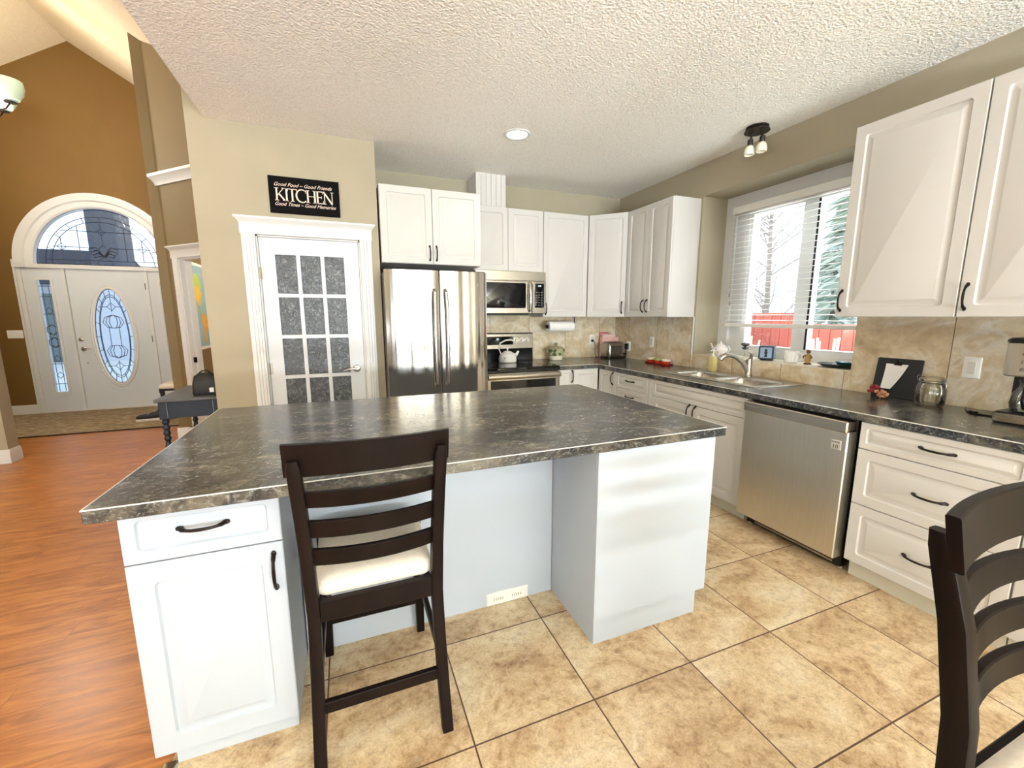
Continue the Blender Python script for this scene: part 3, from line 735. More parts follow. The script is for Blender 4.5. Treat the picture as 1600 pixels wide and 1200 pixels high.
for k in range(nsl):
    z = zb + .045 + (WZ1 - .19 - zb - .045) * k / (nsl - 1)
    s_ = MB().prism([(-.024, -.003), (0, .0015), (.024, .002), (.024, .0045), (0, .004), (-.024, -.0005)], 'y', ya + .005, yb - .005)
    s_.build('slat', m_slat, bl, loc=(0, 0, z))
MB().box(-.026, .026, ya, yb, zb - .016, zb + .016, .005, 1).build('bottom_rail', m_whiteplastic, bl)
l = MB()
for y in (ya + .15, (ya + yb) / 2 + .02, yb - .15):
    for x in (-.025, .025): l.tube([(x, y, zb), (x, y, WZ1 - .17)], .0012, 4)
l.build('ladder_cords', m_whiteplastic, bl)
l = MB()
for y, z in ((yb - .045, 1.52), (yb - .035, 1.60)): l.tube([(-.034, y, z + .02), (-.034, y, WZ1 - .16)], .001, 4); l.lathe([(.003, .02), (.006, 0), (.004, -.012)], (-.034, y, z), 8)
l.build('pull_cords', M('cord_tassel', srgb(150, 146, 134), .5, var=(20, .05)), bl)
# ------------------------------------------------------------------ refrigerator
t = thing('refrigerator', 'stainless French-door refrigerator below the white cabinet', 'refrigerator', (.302, 3.45, 0))
fw_, fz, fm = .832, 1.772, .4245
MB().box(.006, fw_ - .006, .075, .82, .02, fz - .012, .004, 1).build('cabinet_body', M('fridge_side_grey', srgb(84, 82, 80), .4, var=(20, .05)), t)
def fdoor(x0, x1, z0, z1, name='door'):
    loops = []
    n = 44
    xs = [x0 + (x1 - x0) * k / n for k in range(n + 1)]
    prof = [(x, -.018 * (1 - ((x - fm) / (fw_ * .5)) ** 2) - .012 * (1 - abs(2 * (x - x0) / (x1 - x0) - 1) ** 6) + .012 + .0011 * math.sin(41 * x + 1.1) + .0007 * math.sin(83 * x + .4)) for x in xs] + [(x1, .065), (x0, .065)]
    return MB().loft([[(x, y, z) for x, y in prof] for z in (z0, z0 + .004, z1 - .004, z1)]).build(name, m_fridge, t, smooth=40)
for x0, x1, hx in ((0, fm - .003, fm - .045), (fm + .003, fw_, fm + .045)):
    d = fdoor(x0, x1, .74, fz)
    sg = -1 if hx < fm else 1
    pts = [(hx, -.012, 1.62), (hx, -.05, 1.60), (hx + sg * .006, -.062, 1.45), (hx + sg * .006, -.064, 1.2), (hx + sg * .004, -.06, .98), (hx, -.05, .86), (hx, -.012, .84)]
    MB().tube(pts, [.014, .014, .014, .0145, .014, .014, .014], 12).build('handle', m_chrome, d)
d = fdoor(0, fw_, .06, .732, 'freezer_drawer')
MB().tube([(.10, -.012, .66), (.10, -.055, .66), (.73, -.055, .66), (.73, -.012, .66)], .014, 12).build('handle', m_chrome, d)
MB().box(.02, fw_ - .02, .06, .12, .0, .06).build('base_grille', m_black, t)
for x in (.05, fw_ - .05): MB().box(x - .04, x + .04, .02, .14, fz - .012, fz + .008, .004, 1).build('hinge_cover', m_dark, t)
def text(name, body, size, loc, rot, mat, parent, shear=0, ext=.0006, align='LEFT', sx_=1.0):
    cu = bpy.data.curves.new(name, 'FONT'); cu.body = body; cu.size = size; cu.shear = shear; cu.extrude = ext; cu.align_x = align
    tmp = bpy.data.objects.new(name + '_tmp', cu); C.objects.link(tmp)
    bpy.context.view_layer.update()
    me = bpy.data.meshes.new_from_object(tmp.evaluated_get(bpy.context.evaluated_depsgraph_get()))
    bpy.data.objects.remove(tmp); bpy.data.curves.remove(cu)
    me.name = name; me.materials.clear(); me.materials.append(mat)
    o = bpy.data.objects.new(name, me); C.objects.link(o); o.location = loc; o.rotation_euler = rot; o.scale = (sx_, 1, 1)
    if parent: o.parent = parent
    return o
m_logo = M('logo_light_grey', srgb(232, 230, 226), .35, var=(30, .02))
lg = MB().tube([(fw_ - .13 + .011 * math.cos(a), -.0075, 1.668 + .011 * math.sin(a)) for a in [2 * PI * k / 16 for k in range(16)]], .0018, 5, closed=True)
lg.build('emblem_ring', m_logo, t)
text('emblem_letters', 'LG', .026, (fw_ - .11, -.0065, 1.659), (R(90), 0, 0), m_logo, t)

# ------------------------------------------------------------------ over-the-range microwave
t = thing('microwave', 'stainless over-the-range microwave beneath the short cabinet', 'microwave', (1.212, 4.05, 0))
mw_ = .766; z0, z1 = 1.437, 1.862
MB().box(.002, mw_ - .002, .02, .385, z0 + .008, z1, .003, 1).build('housing', m_steel, t)
MB().box(0, mw_, 0, .022, 1.768, z1, .004, 1).build('vent_grille', m_steel_h, t)
dr = MB().loft([[(x, y, z) for x, z in rrect(0 + d, .602 - d, z0 + d, 1.764 - d, .006)] for d, y in ((0, .022), (0, -.006), (.006, -.012))]).build('door', m_steel_h, t)
MB().loft([[(x, y, z) for x, z in rrect(.03 + d, .535 - d, z0 + .055 + d, 1.745 - d, .02)] for d, y in ((0, -.011), (0, -.014), (.004, -.015))]).build('door_glass', m_blackgloss, dr)
pts = [(.572 , -.012, 1.75), (.572, -.035, 1.735), (.574, -.045, 1.66), (.574, -.047, 1.60), (.574, -.045, 1.54), (.572, -.035, 1.475), (.572, -.012, 1.46)]
MB().tube(pts, [.013, .015, .017, .018, .017, .015, .013], 12).build('handle', m_chrome, dr)
MB().loft([[(x, y, z) for x, z in rrect(.606 + d, mw_ - d, z0 + d, 1.764 - d, .006)] for d, y in ((0, .022), (0, -.006), (.006, -.012))]).build('control_housing', m_steel_h, t)
cp_ = MB().loft([[(x, y, z) for x, z in rrect(.632 + d, .742 - d, z0 + .06 + d, 1.742 - d, .012)] for d, y in ((0, -.011), (0, -.014), (.003, -.015))]).build('control_panel', m_blackgloss, t)
kb = MB()
for r_ in range(6):
    for c_ in range(3): kb.box(.645 + c_ * .03, .645 + c_ * .03 + .016, -.0158, -.0148, 1.52 + r_ * .026, 1.527 + r_ * .026)
kb.build('keypad', M('keypad_grey', srgb(120, 120, 120), .5, var=(20, .1)), cp_)
text('display_digits', '12:0', .022, (.668, -.0152, 1.712), (R(90), 0, 0), lamp('display_glow', (.8, .95, 1, 1), 1.5), cp_)
MB().box(.10, .60, .05, .30, z0 - .012, z0 + .01, .004, 1).build('underside_vent', m_black, t)

# ------------------------------------------------------------------ range
t = thing('range', 'stainless electric range with black glass cooktop', 'stove', (1.220, 3.735, 0))
rw = .762
MB().box(.004, rw - .004, .03, .69, .03, .90).build('body', M('range_side_black', srgb(24, 24, 25), .4, var=(10, .1)), t)
MB().loft([[(x, y, z) for x, y in rrect(0 + d, rw - d, -.018 + d, .68 - d, .012)] for d, z in ((.004, .896), (0, .902), (0, .918), (.004, .923))]).build('cooktop', m_blackgloss, t)
rg = MB()
m_ring = M('burner_ring_grey', srgb(58, 58, 60), .3, var=(20, .1))
for x, y, r_ in ((.2, .16, .10), (.56, .17, .085), (.2, .46, .08), (.56, .46, .10)):
    rg.tube([(x + r_ * math.cos(2 * PI * k / 32), y + r_ * math.sin(2 * PI * k / 32), .9232) for k in range(32)], .0012, 4, closed=True)
rg.build('burner_marks', m_ring, t)
d = MB().loft([[(x, y, z) for x, z in rrect(0 + q, rw - q, .22 + q, .872 - q, .006)] for q, y in ((0, .03), (0, .004), (.005, -.002))]).build('oven_door', m_steel_h, t)
MB().box(.035, rw - .035, -.004, .001, .30, .796, .002, 1).build('oven_window', m_blackgloss, d)
hb = MB().loft([[(x, -.042 + yy, .838 + zz) for yy, zz in [(.016 * math.cos(2 * PI * k / 14), .024 * math.sin(2 * PI * k / 14)) for k in range(14)]] for x in (0, .012, rw - .012, rw)])
hb.box(.02, .05, -.04, .002, .822, .852, .003, 1).box(rw - .05, rw - .02, -.04, .002, .822, .852, .003, 1); hb.build('handle', m_steel_h, d)
MB().box(.0, rw, .004, .03, .876, .896, .002, 1).build('front_trim', m_black, t)
dd = MB().box(.002, rw - .002, .0, .03, .05, .21, .004, 1).build('storage_drawer', m_steel_h, t)
g = MB().prism([(.640, .923), (.648, 1.04), (.64, 1.055), (.64, 1.215), (.655, 1.225), (.705, 1.225), (.705, .90), (.66, .90)], 'x', 0, rw).build('backguard', m_black, t)
MB().box(.006, rw - .004, .626, .640, 1.052, 1.218, .004, 1).build('control_panel', m_steel_h, t)
MB().box(.11, .512, .621, .627, 1.098, 1.188, .003, 1).build('display_glass', m_blackgloss, t)
text('clock_digits', '8:8', .022, (.315, .6205, 1.155), (R(90), 0, 0), MATS.get('x') or lamp('clock_glow', (.8, .95, 1, 1), 1.5), t)
for x in (.045, .552, .618, .685):
    k = MB().lathe([(.030, 0), (.030, -.004), (.0, -.004)], (x, .626, 1.146), 20, 'y').lathe([(.023, -.004), (.021, -.026), (.018, -.03), (0, -.03)], (x, .626, 1.146), 20, 'y').box(x - .004, x + .004, .59, .602, 1.128, 1.166, .001, 1)
    k.build('knob', m_steel, t)
# ------------------------------------------------------------------ dishwasher
t = thing('dishwasher', 'stainless dishwasher under the counter right of the sink', 'dishwasher', (XF - .002, 1.950, 0), RT)
dwd = .632
MB().box(.004, dwd - .004, .03, .62, .10, .868).build('tub', m_black, t)
d = MB().loft([[(x, y, z) for x, z in rrect(.004 + q, dwd - .010 - q, .088 + q, .815 - q, .003)] for q, y in ((0, .03), (0, -.03), (.004, -.036))]).build('door', m_steel, t)
MB().loft([[(x, y, z) for x, z in rrect(.004 + q, dwd - .010 - q, .800 + q, .862 - q, .004)] for q, y in ((0, .03), (0, -.045), (.006, -.052))]).build('handle_bar', m_steel_h, t)
MB().box(.03, dwd - .04, -.034, .0, .815, .824).build('handle_recess', m_dark, t)
bd = MB().box(dwd - .085, dwd - .037, -.0385, -.0355, .700, .752, .001, 1).build('badge', M('badge_silver', srgb(206, 202, 194), .35, metal=.3, var=(20, .03)), d)
m_ink = M('badge_ink', srgb(34, 32, 30), .5, var=(20, .1))
text('badge_digits', '10', .030, (dwd - .079, -.0388, .706), (R(90), 0, 0), m_ink, bd)
text('badge_words', 'INVERTER', .0085, (dwd - .081, -.0388, .738), (R(90), 0, 0), m_ink, bd)
MB().box(.02, dwd - .02, .06, .10, .012, .10).build('kick_plate', m_black, t)
MB().box(.08, dwd - .06, .056, .061, .02, .034, .001, 1).build('kick_strip', m_steel_h, t)
for x in (.03, dwd - .03): MB().lathe([(.014, 0), (.014, .012), (.006, .014), (.006, .10)], (x, .08, 0), 12).build('foot', m_steel, t)
MB().lathe([(.006, 0), (.005, -.002), (0, -.002)], (.022, -.0515, .838), 10, 'y').build('indicator_button', m_chrome, t)

# ------------------------------------------------------------------ sink, faucet
t = thing('sink', 'double-bowl stainless sink set in the counter under the window', 'sink', (2.855, 2.49, CZ))
def basin(x0, x1, y0, y1, depth):
    L = []
    for q, z, r in ((-.012, .007, .05), (0, .004, .045), (.004, -.01, .045), (.012, -depth + .03, .05), (.03, -depth, .05)):
        L.append([(px, py, z) for px, py in rrect(x0 + q, x1 - q, y0 + q, y1 - q, r, 5)])
    return MB().loft(L, False, True)
OX0, OX1, OY0, OY1 = -.235, .245, -.475, .478
B1, B2 = (-.175, .115, -.395, -.035), (-.175, .115, .035, .395)
rim = MB().cells('z', [OX0 + .008, B1[0] - .012, B1[1] + .012, OX1 - .008], [OY0 + .008, B1[2] - .012, B1[3] + .012, B2[2] - .012, B2[3] + .012, OY1 - .008], lambda i, j: not (i == 1 and j in (1, 3)), .0045, .007)
o_, i_ = rrect(OX0, OX1, OY0, OY1, .03, 5), None
rim.loft([[(x, y, z) for x, y in rrect(OX0 + q, OX1 - q, OY0 + q, OY1 - q, .03, 5)] for q, z in ((.010, .0075), (.004, .0075), (0, .003), (0, .0004))], False, False)
rim.build('rim', m_sink, t)
for b_ in (B1, B2):
    bo = basin(*b_, .17).build('basin', m_sink, t, smooth=60)
    cxm, cym = (b_[0] + b_[1]) / 2, (b_[2] + b_[3]) / 2
    MB().lathe([(.045, -.1685), (.043, -.166), (.035, -.167), (.0, -.167)], (cxm, cym, 0), 24).build('drain', m_chrome, bo)
t = thing('faucet', 'single-lever pull-out faucet with satin finish behind the sink', 'faucet', (3.045, 2.452, CZ + .0075))
MB().lathe([(.030, 0), (.030, .006), (.026, .012), (.023, .05), (.023, .12), (.021, .14), (.0, .145)], (0, 0, 0), 20).build('body', m_nickel, t)
sp = [(-.005, .003, .045), (-.05, .018, .115), (-.10, .035, .155), (-.15, .052, .172), (-.19, .066, .172), (-.215, .075, .160), (-.228, .08, .140)]
MB().tube(sp, [.021, .020, .019, .018, .020, .022, .020], 14).build('spout', m_nickel, t)
MB().tube([(.0, 0, .13), (.004, -.012, .155), (-.006, -.02, .19), (-.03, -.01, .205)], [.016, .014, .011, .009], 10).build('lever', m_nickel, t)

# ------------------------------------------------------------------ things on the counters and the sill
m_ceramic = M('white_ceramic', srgb(240, 238, 232), .2, spec=.6, var=(6, .02))
def speckled(name, base, spot, sc, thr):
    t_ = NT(name); v = t_.noise(sc, 2); c_ = t_.ramp(v, [(thr, base), (thr + .04, spot)]); return t_.P(col=c_, rough=.2)
m_kettle = speckled('kettle_enamel', srgb(242, 240, 234), srgb(60, 62, 66), 26, .68)
t = thing('kettle', 'white enamel tea kettle with dark speckles on the cooktop', 'kettle', (1.60, 4.185, .9235))
MB().lathe([(.088, 0), (.095, .006), (.097, .03), (.092, .065), (.078, .092), (.055, .105), (.045, .108)], (0, 0, 0), 28).build('pot', m_kettle, t)
l = MB().lathe([(.047, .106), (.044, .114), (.02, .122), (0, .123)], (0, 0, 0), 24).lathe([(.006, .12), (.006, .135), (.013, .145), (.011, .156), (0, .158)], (0, 0, 0), 14); l.build('lid', m_kettle, t)
MB().tube([(.075, 0, .06), (.105, -.005, .085), (.122, -.008, .118)], [.022, .016, .012], 12).build('spout', m_kettle, t)
MB().tube([(-.075, 0, .088), (-.098, 0, .14), (-.085, 0, .205), (-.02, 0, .236), (.045, 0, .238), (.062, 0, .228)], [.005, .006, .008, .009, .009, .007], 10).build('handle', m_ceramic, t)
m_potgreen = speckled('pot_green_glaze', srgb(176, 178, 138), srgb(92, 100, 64), 22, .52)
t = thing('lidded_jar', 'green and cream glazed lidded ceramic jar beside the range', 'jar', (2.235, 4.29, CZ))
MB().lathe([(.070, 0), (.075, .004), (.078, .03), (.084, .05)], (0, 0, 0), 28).build('base', M('pot_cream', srgb(226, 222, 196), .25, var=(15, .08)), t)
b_ = MB().lathe([(.084, .05), (.092, .075), (.096, .10), (.104, .118), (.104, .124), (.09, .126)], (0, 0, 0), 28); 
for sg in (-1, 1): b_.tube([(sg * .095, 0, .09), (sg * .118, 0, .098), (sg * .112, 0, .12), (sg * .095, 0, .118)], .006, 8)
b_.build('body', m_potgreen, t)
MB().lathe([(.098, .126), (.09, .138), (.06, .152), (.02, .158), (.012, .162), (.018, .172), (.024, .184), (.018, .196), (0, .199)], (0, 0, 0), 28).build('lid', M('pot_lid', srgb(150, 140, 112), .2, var=(12, .15)), t)
t = thing('paper_towel_roll', 'white paper towel roll on a dark holder beneath the wall cabinet', 'paper towel', (2.26, 4.24, 1.296))
MB().lathe([(.02, -.155), (.056, -.155), (.056, .155), (.02, .155)], (0, 0, 0), 28, 'x').build('paper_roll', M('paper_white', srgb(246, 244, 240), .9, bump=(60, .2, .002), var=(20, .02)), t)
h = MB().lathe([(.012, -.185), (.012, .185)], (0, 0, 0), 10, 'x').lathe([(.022, -.178), (.024, -.168), (.022, -.158)], (0, 0, 0), 14, 'x').lathe([(.022, .158), (.024, .168), (.022, .178)], (0, 0, 0), 14, 'x').tube([(.178, 0, 0), (.178, 0, .106)], .006, 8).box(.165, .19, -.03, .03, .102, .1055)
h.build('holder', m_bronze, t)
# toaster
m_toast = steel('toaster_steel', srgb(170, 164, 156), .22)
t = thing('toaster', 'stainless toaster with black ends on the counter in the corner', 'toaster', (2.97, 4.225, CZ), R(8))
MB().loft([[(x, y, z) for x, y in rrect(-.135 + q, .135 - q, -.085 + q, .085 - q, .03, 5)] for q, z in ((.012, .012), (.004, .02), (0, .04), (0, .15), (.008, .175), (.03, .19))]).build('shell', m_toast, t)
MB().loft([[(x, y, z) for x, y in rrect(-.14, .14, -.09, .09, .03, 5)] for z in (.004, .022)]).build('base', m_black, t)
MB().box(.128, .15, -.075, .075, .02, .17, .012, 2).build('end_cap', m_black, t)
MB().box(-.115, .065, -.089, -.084, .05, .15, .006, 1).build('window', M('toaster_panel', srgb(120, 120, 120), .15, metal=.9, var=(12, .1)), t)
MB().lathe([(.016, 0), (.014, -.012), (0, -.012)], (.105, -.084, .052), 16, 'y').build('knob', m_black, t)
for yy in (-.03, .03): MB().box(-.10, .09, yy - .015, yy + .015, .186, .1915).build('toast_slot', m_dark, t)
for x in (-.1, .1): MB().lathe([(.012, 0), (.012, .006)], (x, 0, 0), 10).build('foot', m_black, t)
t = thing('power_cord', 'black toaster cord hanging from the back wall outlet', 'cord', (2.80, 4.436, 1.115))
MB().box(-.014, .014, -.03, -.001, -.014, .014, .004, 1).build('plug', m_black, t)
MB().tube([(0, -.03, 0), (.012, -.042, -.01), (.026, -.045, -.07), (.02, -.05, -.15), (.022, -.07, -.194), (.025, -.12, -.196)], .004, 8).build('cable', m_black, t)
m_pink = M('box_pink', srgb(238, 190, 178), .6, var=(20, .06))
t = thing('recipe_box', 'pale pink box of cards standing behind the toaster', 'box', (3.01, 4.372, CZ))
MB().box(-.118, .118, -.026, .026, 0, .245, .003, 1).build('box', m_pink, t)
cd_ = MB()
for k in range(8): cd_.box(-.108 + k * .004, .06 + k * .006, -.022 + k * .005, -.020 + k * .005, .2, .262 + .006 * (k % 3))
cd_.build('cards', M('cards_pale', srgb(244, 214, 204), .7, var=(30, .05)), t)
t = thing('picture_card', 'dusty rose framed card leaning at the left behind the toaster', 'card', (2.965, 4.420, CZ))
MB().box(-.065, .065, -.006, .006, 0, .30, .004, 1).build('card', M('card_rose', srgb(196, 112, 116), .6, var=(20, .08)), t)
MB().box(-.05, .05, -.0075, -.006, .02, .28).build('card_face', m_pink, t)
# wall plates
def wall_plate(label, cat, loc, rz, kind='outlet', scale=1.0):
    t = thing('outlet' if kind != 'switch' else 'light_switch', label, cat, loc, rz)
    MB().loft([[(x, y, z) for x, z in rrect(-.036 + q, .036 - q, -.058 + q, .058 - q, .005)] for q, y in ((0, 0), (0, -.003), (.004, -.006))]).build('cover_plate', m_whiteplastic, t)
    MB().box(-.017, .017, -.0085, -.005, -.034, .034, .002, 1).build('rocker' if kind == 'switch' else 'receptacle', M('plate_inner_white', srgb(228, 226, 218), .4, var=(10, .02)), t)
    if kind == 'outlet':
        s_ = MB()
        for z in (-.018, .018): s_.box(-.008, -.005, -.0092, -.008, z - .005, z + .006).box(.005, .008, -.0092, -.008, z - .005, z + .006)
        s_.build('socket_pattern', m_dark, t)
    return t
wall_plate('white outlet on the back wall tile left of the toaster', 'outlet', (2.803, YB - .0102, 1.132), 0)
wall_plate('white outlet on the right tile wall above the ramekins', 'outlet', (XW - .0102, 3.745, 1.128), RT)
t = wall_plate('white outlet with dark plugged-in cover beside the toaster', 'outlet', (XW - .0102, 4.15, 1.058), RT)
MB().box(-.012, .012, -.03, -.008, -.04, .032, .003, 1).build('plugged_adapter', m_black, t)
wall_plate('white rocker switch on the tile left of the coffee maker', 'switch', (XW - .0102, 1.178, 1.131), RT, 'switch')
t = thing('light_switch', 'white triple switch plate on the entry wall left of the front door', 'switch', (-4.39, 8.1998, 1.166))
MB().loft([[(x, y, z) for x, z in rrect(-.085 + q, .085 - q, -.058 + q, .058 - q, .005)] for q, y in ((0, 0), (0, -.003), (.004, -.006))]).build('cover_plate', m_whiteplastic, t)
for k in (-1, 0, 1): MB().box(k * .046 - .016, k * .046 + .016, -.009, -.005, -.034, .034, .002, 1).build('rocker', m_whiteplastic, t)
# ramekins on a tray
t = thing('tray', 'long red tray holding small dishes near the right tile wall', 'tray', (3.035, 3.505, CZ), R(90))
MB().loft([[(x, y, z) for x, y in rrect(-.175 + q, .175 - q, -.06 + q, .06 - q, .03, 5)] for q, z in ((.012, 0), (0, .014), (.004, .014), (.014, .005))]).build('tray_body', M('tray_red', srgb(178, 44, 34), .3, var=(8, .1)), t)
m_ram = M('ramekin_red', srgb(190, 64, 48), .25, var=(10, .08)); m_ramin = M('ramekin_cream', srgb(236, 228, 204), .3, var=(10, .03)); m_ramg = M('ramekin_green', srgb(170, 178, 120), .3, var=(10, .05))
for k, (yy, lab, mm) in enumerate(((3.615, 'small red ramekin with cream rim nearest the corner on the red tray', m_ramin), (3.505, 'small ramekin with green rim in the middle of the red tray', m_ramg), (3.395, 'small red ramekin at the end of the tray nearer the sink', m_ramin))):
    t = thing('ramekin', lab, 'bowl', (3.035, yy, CZ + .0052), 0, 'ramekins on the red tray')
    MB().lathe([(.036, 0), (.040, .008), (.045, .034)], (0, 0, 0), 22, cap=True).build('bowl', m_ram, t)
    MB().lathe([(.045, .034), (.048, .046), (.0475, .052), (.044, .052), (.042, .03), (.03, .026), (0, .026)], (0, 0, 0), 22, cap=False).build('rim', mm, t)
# sill objects
ZS = WZ0 + .006; XS = 3.29
t = thing('teapot', 'white floral teapot at the left end of the window sill', 'teapot', (XS, 2.965, ZS), R(-90))
m_floral = speckled('teapot_floral', srgb(246, 242, 238), srgb(214, 150, 170), 24, .62)
MB().lathe([(.034, 0), (.036, .006), (.058, .03), (.066, .055), (.058, .082), (.036, .098)], (0, 0, 0), 24).build('pot', m_floral, t)
MB().lathe([(.036, .098), (.026, .108), (.008, .114), (.01, .122), (.008, .13), (0, .131)], (0, 0, 0), 20).build('lid', m_floral, t)
MB().tube([(-.058, 0, .045), (-.09, 0, .06), (-.10, 0, .09), (-.118, 0, .108)], [.014, .010, .008, .007], 10).build('spout', m_ceramic, t)
MB().tube([(.055, 0, .08), (.09, 0, .09), (.105, 0, .065), (.085, 0, .035), (.06, 0, .03)], .0055, 8).build('handle', m_ceramic, t)
t = thing('soap_bottle', 'small amber soap bottle with white pump left of the faucet', 'bottle', (3.06, 2.828, CZ + .0078))
MB().loft([[(x, y, z) for x, y in rrect(-.026 + q, .026 - q, -.03 + q, .03 - q, .01)] for q, z in ((.003, 0), (0, .006), (0, .115), (.008, .128), (.016, .134))]).build('bottle', M('soap_amber', srgb(214, 198, 134), .25, var=(6, .08)), t)
p_ = MB().lathe([(.014, .134), (.014, .15), (.005, .152), (.005, .175), (.012, .178), (.012, .188), (0, .19)], (0, 0, 0), 14).tube([(0, 0, .184), (-.02, 0, .186), (-.034, 0, .178)], .005, 8); p_.build('pump', m_ceramic, t)
t = thing('sill_ornament', 'dark two-tier knob on a thin rod behind the faucet', 'ornament', (XS, 2.70, ZS))
MB().lathe([(.028, 0), (.028, .004), (.004, .008), (.003, .07)], (0, 0, 0), 16).build('rod', m_chrome, t)
m_knobg = M('ornament_dark', srgb(74, 82, 80), .25, var=(12, .15))
MB().lathe([(.004, .07), (.02, .078), (.028, .088), (.02, .098), (.008, .10)], (0, 0, 0), 18).lathe([(.008, .10), (.026, .108), (.036, .118), (.034, .13), (.01, .136), (0, .136)], (0, 0, 0), 18).build('knobs', m_knobg, t)
t = thing('photo_cube', 'blue and black photo cube with a white silhouette on the sill', 'picture cube', (XS, 2.487, ZS), R(-62))
MB().lathe([(.05, 0), (.05, .008), (.02, .012)], (0, 0, 0), 20).build('stand', m_black, t)
MB().box(-.055, .055, -.055, .055, .012, .122, .003, 1).build('cube', M('cube_blue', srgb(44, 62, 84), .35, var=(8, .15)), t)
MB().box(-.042, .042, -.0575, -.055, .024, .110).build('photo', M('photo_pale_blue', srgb(150, 172, 204), .4, var=(10, .1)), t)
sil = MB().ball((0, -.058, .086), (.010, .0015, .012), 10, 6).prism([(-.012, .03), (.012, .03), (.008, .052), (.013, .07), (.004, .08), (-.006, .08), (-.013, .066), (-.006, .052)], 'y', -.0592, -.0574); sil.build('silhouette', m_black, t)
ln = MB()
for k in range(6): ln.box(.055, .0565, -.045, .045, .03 + k * .014, .036 + k * .014)
ln.build('lettering_lines', M('cube_lines', srgb(176, 196, 214), .4, var=(10, .05)), t)
t = thing('mug', 'wide white mug with grey print on the window sill', 'mug', (XS, 2.28, ZS), R(-90))
m_mug = speckled('mug_print', srgb(244, 243, 240), srgb(160, 160, 160), 40, .66)
MB().lathe([(.040, 0), (.046, .004), (.052, .05), (.054, .092), (.051, .092), (.047, .05), (.036, .01), (0, .01)], (0, 0, 0), 26, cap=True).build('cup', m_mug, t)
MB().tube([(.049, 0, .078), (.078, 0, .08), (.09, 0, .052), (.076, 0, .026), (.048, 0, .022)], .0065, 8).build('handle', m_ceramic, t)
t = thing('figurine', 'small brown and ochre figurine between mug and dark plate', 'figurine', (XS, 2.148, ZS), R(-70))
MB().lathe([(.026, 0), (.026, .008), (.018, .012), (0, .012)], (0, 0, 0), 16).build('base', M('figurine_dark', srgb(64, 40, 30), .4, var=(15, .2)), t)
MB().lathe([(.016, .012), (.022, .03), (.02, .055), (.014, .075), (.008, .085)], (0, 0, 0), 16).build('body', M('figurine_ochre', srgb(176, 140, 72), .4, var=(20, .2)), t)
hh = MB().ball((0, 0, .098), (.015, .015, .017), 14, 8).tube([(.014, -.004, .07), (.026, -.012, .055), (.018, -.018, .045)], .006, 8).tube([(-.014, -.004, .07), (-.028, -.012, .06), (-.026, -.016, .048)], .006, 8); hh.build('head_and_arms', M('figurine_brown', srgb(120, 74, 50), .45, var=(20, .2)), t)
t = thing('platter', 'large dark oval platter at the right end of the window sill', 'plate', (XS + .01, 1.935, ZS))
MB().lathe([(.06, 0), (.085, .004), (.118, .022), (.12, .026), (.112, .024), (.08, .008), (0, .006)], (0, 0, 0), 32, sc=(.92, 1.12)).build('plate', M('platter_charcoal', srgb(30, 34, 40), .25, var=(8, .15)), t)
t = thing('bowl', 'teal dish resting on the dark platter', 'bowl', (XS + .01, 1.885, ZS + .0075))
MB().lathe([(.03, 0), (.04, .004), (.062, .032), (.064, .036), (.058, .034), (.036, .010), (0, .009)], (0, 0, 0), 26).build('dish', M('dish_teal', srgb(30, 84, 90), .25, var=(8, .12)), t)
# right of the window
t = thing('cutting_board', 'black slate board leaning on the tile with a note clipped to it', 'board', (3.092, 1.492, CZ), RT)
bd = MB().loft([[(x, y, z) for x, z in rrect(-.114 + q, .114 - q, 0 + q, .240 - q, .008)] for q, y in ((.002, .01), (0, .008), (0, .002), (.002, 0))])
o = bd.build('slate', M('slate_black', srgb(32, 35, 38), .6, var=(8, .25)), t); o.rotation_euler = (R(-8), 0, 0)
nt_ = MB(); L_ = []
for k in range(7):
    u = k / 6; z = .205 - u * .155; cx_ = -.008 - .02 * u + .0 ; w_ = .056 - .018 * u
    L_.append([(cx_ - w_ + .004 * u, -.003 - .016 * u * u, z), (cx_ + w_ - .022 * u * u, -.003 - .012 * u, z), (cx_ + w_ - .022 * u * u, -.0022 - .012 * u, z), (cx_ - w_ + .004 * u, -.0022 - .016 * u * u, z)])
o2 = nt_.loft(L_).build('note_paper', M('paper_note', srgb(244, 242, 238), .8, var=(10, .02)), o)
MB().box(-.022, .018, -.012, -.002, .198, .214, .003, 1).ball((-.004, -.006, .222), (.010, .005, .012), 10, 6).build('clip', m_bronze, o)
t = thing('dried_pods', 'cluster of red berries and tan twine balls in front of the board', 'decoration', (3.0, 1.515, CZ))
random.seed(3); a_ = MB(); b2 = MB()
for k in range(26): a_.ball((.012 + random.uniform(-.02, .02), .032 + random.uniform(-.022, .022), .042 + random.uniform(-.022, .03)), random.uniform(.007, .011), 8, 6)
for k in range(26): b2.ball((-.008 + random.uniform(-.02, .02), -.02 + random.uniform(-.024, .024), .026 + random.uniform(-.02, .022)), random.uniform(.006, .01), 8, 6)
a_.build('red_berries', M('berries_red', srgb(140, 30, 32), .4, var=(40, .2)), t); b2.build('tan_pods', M('pods_tan', srgb(196, 140, 104), .6, var=(40, .2)), t)
t = thing('glass_jar', 'empty clip-top glass jar between the slate board and the switch', 'jar', (2.985, 1.268, CZ))
MB().lathe([(.05, 0), (.066, .006), (.073, .03), (.072, .09), (.064, .118), (.056, .126), (.056, .135), (.051, .135), (.051, .124), (.060, .114), (.067, .09), (.067, .03), (.058, .012), (0, .008)], (0, 0, 0), 32, cap=False).build('glass_body', m_jarglass, t)
MB().lathe([(.060, .137), (.062, .142), (.058, .15), (.04, .156), (0, .157)], (0, 0, 0), 32).build('lid', m_jarglass, t)
